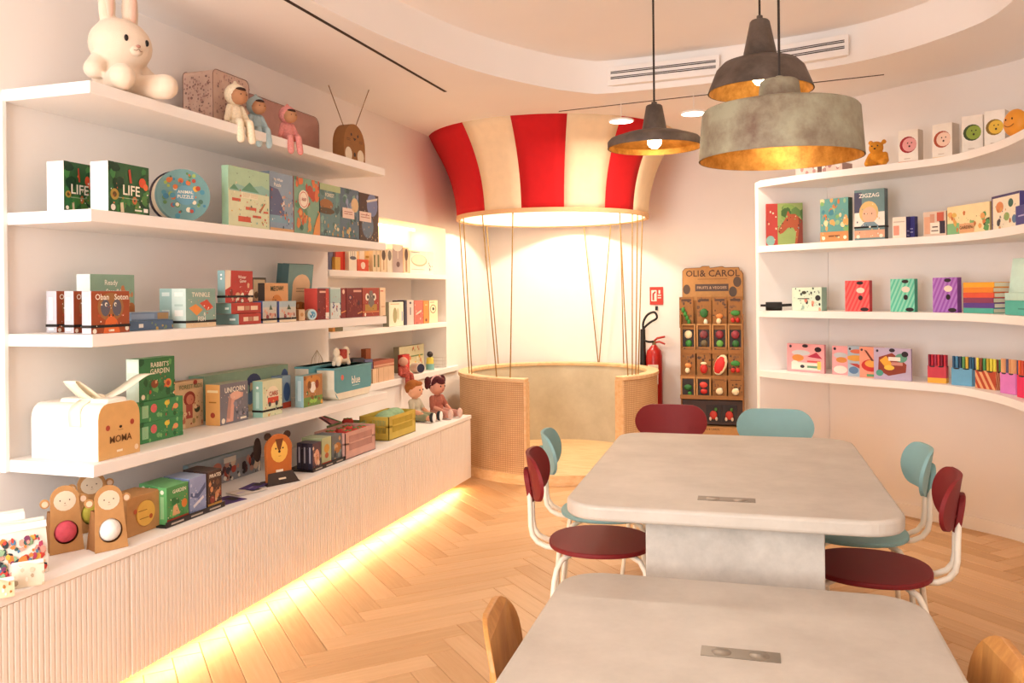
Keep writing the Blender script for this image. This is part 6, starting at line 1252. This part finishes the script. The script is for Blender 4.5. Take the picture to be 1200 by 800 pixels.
# third shelf
q = onr(Y3, .03, 907); k = mpp(q); r = thing('ink_roller', 'small black roller lying on the third right shelf', 'roller', (q.x, q.y, Y3 + .001 + 5 * k), math.radians(6)); s = k
MB().tube([(-9 * s, 0, 0), (9 * s, 0, 0)], 5 * s, 16).build('roller_drum', BLACK, r, smooth=True, auto=50); MB().tube([(-15 * s, 0, 1 * s), (-9 * s, 0, 1 * s)], 1.4 * s, 8).build('roller_axle', BLACK, r); MB().tube([(9 * s, 0, 1 * s), (20 * s, 0, 1.5 * s)], 1.6 * s, 8).build('roller_handle', BLACK, r)
rbox(Y3, .09, 928.5, 963, 337, .05, 'stamp_set', 'mint craft box with black leaf drawings', 'craft box', 'c9dcc8', '8fae9c', None, None, [('b', 10, 3, ['2a2a2e', '3a4a44'], .03, .07, (.05, .7, .95, 1)), ('b', 8, 5, ['d99a80', '2f3034', '9ab0a4', 'c97a6a'], .06, .12, (.3, .05, .95, .45)), ('e', .42, .78, .08, .07, '3a3a30'), ('r', .2, .5, .6, .54, '4a4a4a'), ('e', .88, .55, .09, .12, '2a2a2e')], yaw=-3)
def stripepack(label, p0, p1, top, cf, cl, cd):
    rbox(Y3, .07, p0, p1, top, .04, 'card_pack', label, 'card pack', cf, cd, cd, 'wave striped card packs', [('s', 12, cl, 7), ('e', .62, .92, .14, .055, '2a1f24'), ('e', .64, .68, .17, .09, 'e6d6c4'), ('e', .64, .44, .09, .08, '2a1f24'), ('e', .8, .07, .17, .06, '2a1f24')])
stripepack('coral red wave striped card pack', 990, 1019, 329, 'e0484c', 'ea6a66', 'c93a40')
stripepack('mint wave striped card pack', 1043.5, 1072, 327, '5cc0a0', '8fd6bc', '4aa88c')
stripepack('purple wave striped card pack', 1094, 1122, 325.5, '9a58b5', 'b07cc8', '83489c')
a = onr(Y3, .05, 1129); hz = rise(a, 331) / 6
for i, (cf, lab) in enumerate((('4fae9c', 'teal notebook, bottom of the colourful pile'), ('5a3a8a', 'purple notebook, second in the colourful pile'), ('8a3a5c', 'plum notebook, third in the colourful pile'), ('d9533a', 'red notebook, fourth in the colourful pile'), ('e3832c', 'orange notebook, fifth in the colourful pile'), ('f0a52c', 'yellow notebook, top of the colourful pile'))):
    c = onr(Y3, .05, 1164); th = math.atan2(c.y - a.y, c.x - a.x) + math.radians(12); dx = Vector((math.cos(th), math.sin(th), 0)); dy = Vector((-math.sin(th), math.cos(th), 0)); w = slide(a, dx, 1164 + (i % 2)); cc = a + dx * w / 2 + dy * .08
    r = thing('notebook', lab, 'notebook', (cc.x, cc.y, Y3 + .0006 + i * hz), th, 'colourful notebooks in a pile')
    b = MB(); b.box(-w / 2, -.08, 0, w / 2, .08, hz * .12); b.box(-w / 2, -.08, hz * .86, w / 2, .08, hz * .985); b.box(-w / 2, -.08, hz * .12, w / 2, -.076, hz * .86); b.build('cover', P(cf), r)
    MB().box(-w / 2 + .002, -.076, hz * .12, w / 2 - .002, .078, hz * .86).build('page_block', P('e0d6c0'), r)
rbox(Y3, .05, 1178, 1210, 352, .1, 'mint_box', 'teal flat box at the right end of the third shelf, lower one', 'box', '4fb5a5', '45a595', None, 'mint boxes on the third right shelf', [('r', .5, .4, .8, .5, '2f8a7c')])
a2 = onr(Y3, .05, 1178); hq = rise(a2, 352)
rbox(Y3, .05, 1178, 1210, 343, .1, 'mint_box', 'pale mint flat box stacked on the teal one', 'box', 'bfe3d6', 'a9d2c4', None, 'mint boxes on the third right shelf', [], dz=hq + .001)
a3 = onr(Y3, .16, 1192); r = thing('mint_sheet', 'pale mint sheet leaning above the mint boxes', 'sheet', (a3.x, a3.y, Y3 + .004), math.radians(-68)); r.rotation_euler = (math.radians(-8), 0, math.radians(-68)); carton(r, .16, .012, .29, 'c9e8dc', 'b5d9cc', bevel=.003, pname='sheet')
# lowest shelf
gk = 'felt food craft kits'
BADGE = [('e', .1, .9, .035, None, '3a3040'), ('e', .5, .93, .08, .06, '2a2028'), ('e', .84, .82, .09, .09, '2a2028')]
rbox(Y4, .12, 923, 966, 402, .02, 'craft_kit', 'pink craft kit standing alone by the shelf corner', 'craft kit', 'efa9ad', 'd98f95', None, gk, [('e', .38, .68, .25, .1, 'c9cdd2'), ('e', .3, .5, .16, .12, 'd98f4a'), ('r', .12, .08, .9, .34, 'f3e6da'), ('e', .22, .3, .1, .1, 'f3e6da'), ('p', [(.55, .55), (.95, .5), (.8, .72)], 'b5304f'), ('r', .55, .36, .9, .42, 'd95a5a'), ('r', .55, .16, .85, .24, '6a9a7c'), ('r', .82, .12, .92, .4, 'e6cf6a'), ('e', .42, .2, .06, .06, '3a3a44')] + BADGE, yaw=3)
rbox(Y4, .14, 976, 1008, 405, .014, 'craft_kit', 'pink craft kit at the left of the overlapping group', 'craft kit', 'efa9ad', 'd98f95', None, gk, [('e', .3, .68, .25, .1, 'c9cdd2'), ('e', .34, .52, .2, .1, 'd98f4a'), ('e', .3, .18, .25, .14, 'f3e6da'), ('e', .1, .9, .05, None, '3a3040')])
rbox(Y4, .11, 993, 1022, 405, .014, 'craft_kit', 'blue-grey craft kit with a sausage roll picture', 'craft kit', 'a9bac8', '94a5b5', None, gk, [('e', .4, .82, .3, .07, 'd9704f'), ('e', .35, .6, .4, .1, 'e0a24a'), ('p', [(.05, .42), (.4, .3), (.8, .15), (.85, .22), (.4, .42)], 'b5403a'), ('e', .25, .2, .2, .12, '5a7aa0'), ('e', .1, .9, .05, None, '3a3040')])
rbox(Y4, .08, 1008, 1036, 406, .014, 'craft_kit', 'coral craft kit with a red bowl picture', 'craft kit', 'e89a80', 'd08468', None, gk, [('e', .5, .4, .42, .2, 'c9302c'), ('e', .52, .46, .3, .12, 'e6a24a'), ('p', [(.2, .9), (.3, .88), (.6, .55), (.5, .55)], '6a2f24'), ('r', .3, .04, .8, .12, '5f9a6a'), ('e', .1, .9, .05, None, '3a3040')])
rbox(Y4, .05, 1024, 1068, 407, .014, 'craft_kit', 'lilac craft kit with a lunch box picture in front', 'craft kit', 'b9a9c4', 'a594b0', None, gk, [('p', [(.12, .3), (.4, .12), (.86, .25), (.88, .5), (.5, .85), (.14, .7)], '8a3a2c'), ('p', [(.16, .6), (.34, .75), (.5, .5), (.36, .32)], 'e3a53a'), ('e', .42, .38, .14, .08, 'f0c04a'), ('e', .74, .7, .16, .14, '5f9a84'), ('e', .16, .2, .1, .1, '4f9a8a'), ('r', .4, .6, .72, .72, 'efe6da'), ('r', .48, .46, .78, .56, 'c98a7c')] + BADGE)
def markers(label, p0, p1, top, low, hi, seed, stripes=None):
    a = onr(Y4, IN, p0); c = onr(Y4, IN, p1); th = math.atan2(c.y - a.y, c.x - a.x) + math.radians(14); dx = Vector((math.cos(th), math.sin(th), 0)); dy = Vector((-math.sin(th), math.cos(th), 0))
    w = slide(a, dx, p1); h = rise(a, top); d = .045; cc = a + dx * w / 2 + dy * d / 2
    r = thing('marker_pack', label, 'marker pack', (cc.x, cc.y, Y4 + .0006), th, 'marker packs on the lowest right shelf')
    MB().box(-w / 2, -d / 2, 0, w / 2, d / 2, h * .6).build('sleeve', P(low), r, bevel=.001)
    art = [('r', 0, .0, 1, .3, stripes)] if stripes and seed == 1 else [('s', 7, stripes, -3)] if stripes else []
    fn, W, H = face_fn(w, d, h * .6, 'F'); art_mesh(r, art + [('e', .25, .98, .16, .06, '2a2024'), ('e', .72, .98, .16, .06, '2a2024')], fn, W, H, 'sleeve_print')
    fn, W, H = face_fn(w, d, h * .6, 'R'); art_mesh(r, art + [('e', .5, .98, .3, .06, '2a2024')], fn, W, H, 'sleeve_side_print')
    n = 6
    for i in range(n):
        for j in range(3): MB().tube([(-w / 2 + w * (i + .5) / n, -d / 2 + d * (j + .5) / 3, h * .55), (-w / 2 + w * (i + .5) / n, -d / 2 + d * (j + .5) / 3, h * (.98 if j else 1))], min(w / n, d / 3) * .46, 8).build('marker', P(hi[(i + j) % len(hi)]), r)
markers('red to yellow marker pack, first in the row', 1087.5, 1109, 415, 'cf3a4a', ['8a1f3a', 'c92a3f', 'a8304f', 'd93a44'], 1, 'eeb03a')
markers('sky blue marker pack, second in the row', 1115, 1139, 417, '6aa9cc', ['2f5a7a', '4a8ab0', '2a3f5a', '5a9a5c', 'e0b53a'], 2)
markers('brown striped marker pack, third in the row', 1143, 1167, 419, 'b5452c', ['e6d94a', '8a4a2c', '4f9a5c', 'c9b03a', 'e6d94a'], 3, 'e3a878')
markers('pink marker pack, fourth in the row', 1172.5, 1190, 420, 'd77ac0', ['e6b07c', 'e0a070', '5a5a7a', 'd99a6a'], 4)
markers('magenta marker pack at the right edge', 1191.5, 1214, 422, 'e0265c', ['e3642c', 'd9533a', '8a2a3a'], 5)

# ================================================================ produce toy stand by the back wall
YS = 7.40
a = pix(797, 430, Y=YS); c = pix(871, 430, Y=YS); W_ = c.x - a.x; xc = (a.x + c.x) / 2; top = pix(830, 313, Y=YS).z
st = thing('toy_display_stand', 'brown card display stand of soft vegetable toys', 'display stand', (xc, YS + .12, 0))
def sz(py): return pix(830, py, Y=YS).z
hz0 = sz(352)
out = [(-W_ * .49, hz0)] + [(W_ * .49, hz0), (W_ * .49, top - .06), (W_ * .46, top - .03), (W_ * .44, top - .03), (W_ * .42, top - .002), (W_ * .2, top - .002), (W_ * .16, top + .008), (-.02, top - .004), (-W_ * .05, top + .012), (-W_ * .16, top + .012), (-W_ * .2, top), (-W_ * .44, top - .004), (-W_ * .485, top - .03)]
MB().prism(out, 0, .008, fn=lambda u, v, t: (u, .06 + t, v)).build('header_card', KRAFT, st); MB().prism([(u * 1.015, v + .004 * (1 if v > hz0 else 0)) for u, v in out], 0, .006, fn=lambda u, v, t: (u, .069 + t, v)).build('header_outline', P('4a3020'), st)
fn = lambda u, v, e: (-W_ / 2 + u, .06 - e, hz0 + v); HH = top - hz0
art_mesh(st, [('t', 'OLI', .175, .83, .22, '4a2c1a', .21), ('t', '&', .345, .83, .22, '4a2c1a', .1), ('t', 'CAROL', .69, .83, .22, '4a2c1a', .5), ('r', .26, .645, .74, .66, '7a5030'), ('r', .22, .28, .76, .5, '4f3a30'), ('t', 'FRUITS & VEGGIES', .49, .39, .1, 'c9a582', .48), ('e', .08, .34, .06, .15, '54402f'), ('e', .9, .56, .065, .16, '54402f'), ('e', .83, .26, .065, .16, '54402f')], fn, W_, HH, 'header_print', 'header_lettering')
MB().box(-W_ * .48, .06, 0, W_ * .48, .075, hz0).build('back_panel', KRAFT2, st)
for s in (-1, 1): MB().box(s * W_ * .49 - .004, -.1, 0.0, s * W_ * .49 + .004, .06, hz0 - .12).build('side_panel', KRAFT2, st)
rows = [(384, 347), (412, 379), (442, 406), (465, 441)]
P6 = {'k': '7d9a3c'}
KD = P('6a4a30')
for i, (yb_, yt_) in enumerate(rows):
    yf = -.02 - .03 * i
    MB().box(-W_ * .5, yf - .03, sz(yb_) - .016, W_ * .5, .06, sz(yb_) - .006).build('ledge', KD, st)
    MB().box(-W_ * .5, yf - .034, sz(yb_) - .018, W_ * .5, yf - .03, sz(yb_) + .016).build('ledge_lip', KRAFT2, st)
MB().box(-W_ * .48, -.12, 0, W_ * .48, .06, sz(500)).build('base_box', KRAFT, st)
art_mesh(st, [('t', 'OLI & CAROL', .5, .93, .06, '4a2c1a', .8)], lambda u, v, e: (-W_ / 2 + u, -.12 - e, v), W_, sz(500), 'base_print', 'base_lettering')
MB().box(-W_ * .48, -.06, sz(498), W_ * .48, .055, sz(470)).build('lower_bin', P('4a3226'), st)
toys = [['cucumber', 'broccoli', 'carrot', 'cherries'], ['cauliflower', 'beetroot', 'pea pod', 'radish'], ['turnip', 'strawberry', 'watermelon slice', 'red cherries'], ['artichoke', 'tomato', 'garlic', 'mushroom']]
place = ['top row', 'second row', 'third row', 'bottom row']
def toyparts(kind, r, w, h, y):
    g, d_, rd, cr_, br, pu, wm = P('3f8a3c'), P('2f6a34'), P('c42f28'), P('f0e0b8'), P('d98a4a'), P('7a3a40'), P('e8e8d0')
    cz = h * .32
    def e(c, rr, m, nm, rot=None): MB().ell(c, rr, 12, rot=rot).build(nm, m, r, smooth=True)
    if kind == 'cucumber':
        for j in range(4): e((-w * .2 + w * .13 * j, y, h * (.58 - .13 * j)), (w * .13, .012, h * .09), g, 'vegetable_segment')
    elif kind in ('broccoli', 'artichoke'): e((0, y, cz * 1.5), (w * .28, .014, h * .15), d_, 'vegetable_crown'); e((w * .12, y, cz * .6), (w * .14, .012, h * .1), wm if kind == 'broccoli' else g, 'vegetable_stem')
    elif kind in ('carrot', 'turnip'): e((0, y, cz * 1.2), (w * .24, .012, h * .08), br, 'vegetable_top'); e((-w * .05, y, cz * .7), (w * .17, .012, h * .1), cr_, 'vegetable_root')
    elif kind in ('cherries', 'red cherries'): e((0, y, cz * 1.5), (w * .32, .008, h * .09), g, 'leaf'); e((-w * .16, y, cz * .8), (w * .15, .013, h * .08), rd, 'fruit'); e((w * .16, y, cz * .8), (w * .15, .013, h * .08), rd, 'fruit')
    elif kind in ('cauliflower', 'beetroot', 'radish', 'pea pod', 'tomato'):
        m1, m2 = {'cauliflower': (cr_, g), 'beetroot': (pu, P('6a5a40')), 'radish': (P('9a3a44'), d_), 'pea pod': (P('8a2f38'), P('6aa54c')), 'tomato': (P('d94a40'), rd)}[kind]
        e((0, y, h * .62), (w * .28, .014, h * .15), m1, 'vegetable_top'); e((w * .02, y, h * .3), (w * .24, .012, h * .13), m2, 'vegetable_base')
    elif kind == 'strawberry': e((0, y, cz * .9), (w * .26, .014, h * .16), rd, 'fruit'); e((0, y - .002, cz * 1.45), (w * .22, .01, h * .05), cr_, 'leaf')
    elif kind == 'watermelon slice':
        rot = Matrix.Rotation(math.radians(20), 3, 'Y'); e((w * .08, y, h * .42), (w * .42, .012, h * .36), cr_, 'rind', rot); e((w * .03, y - .003, h * .42), (w * .36, .012, h * .31), P('d92f2c'), 'flesh', rot)
    else: e((0, y, cz), (w * .24, .014, h * .17), cr_, 'vegetable_body'); e((w * .08, y - .002, cz * 1.3), (w * .13, .01, h * .08), wm, 'vegetable_tip')
for i, (yb_, yt_) in enumerate(rows):
    for j in range(4):
        w = W_ * .235; h = sz(yt_) - sz(yb_); x = xc + W_ * (-.375 + .25 * j) + (-.02 if (i, j) == (0, 0) else 0); yf = YS + .12 - .02 - .03 * i
        kd = toys[i][j]; r = thing('toy_card', 'card pack with a soft %s toy, %s of the stand' % (kd, place[i]), 'toy pack', (x, yf, sz(yb_) - .0055), 0, 'soft vegetable packs on the stand')
        if i in (1,) or (i == 3 and j < 2):
            b = MB(); t = w * .1
            b.box(-w / 2, -.022, 0, -w / 2 + t, .01, h); b.box(w / 2 - t, -.022, 0, w / 2, .01, h); b.box(-w / 2 + t, -.022, 0, w / 2 - t, .01, t); b.box(-w / 2 + t, -.022, h - t, w / 2 - t, .01, h); b.build('window_frame', KRAFT, r); MB().box(-w / 2 + t, .0, t, w / 2 - t, .01, h - t).build('card_back', P('33241c'), r); toyparts(kd, r, w, h, -.012)
        else:
            MB().box(-w / 2 * .97, 0, 0, w / 2 * .97, .008, h).build('card_back', KRAFT2, r, bevel=.001)
            art_mesh(r, [('b', 14, i * 4 + j, ['4a3020', '5f4028', '7a5434'], .03, .06, (.05, .3, .95, .97)), ('r', .15, .86, .85, .93, '4a2f20')], lambda u, v, e, w=w: (-w / 2 * .97 + u, -e, v), w * .97, h, 'card_print'); toyparts(kd, r, w, h, -.014)
for j, (x, lab) in enumerate(((.02, 'red soft vegetable pack in the left of the lower bin'), (.27, 'red soft vegetable pack in the right of the lower bin'))):
    w = W_ * .24; zb_ = sz(495); h = sz(475) - zb_; r = thing('toy_card', lab, 'toy pack', (xc + W_ * x, YS + .052, zb_), 0, 'soft vegetable packs on the stand')
    MB().box(-w / 2, 0, 0, w / 2, .006, h).build('card_back', P('2f221c'), r); MB().ell((0, -.014, h * .42), (w * .26, .012, h * .26), 12).build('vegetable_body', P('c43c30'), r, smooth=True)
    for s in (-1, 1): MB().ell((s * w * .2, -.016, h * .2), (w * .09, .012, h * .12), 10).build('wheel', P('e6d6c4'), r, smooth=True)
    MB().ell((w * .15, -.012, h * .75), (w * .12, .008, h * .12), 8).build('leaf', P('4f7a3c'), r, smooth=True)
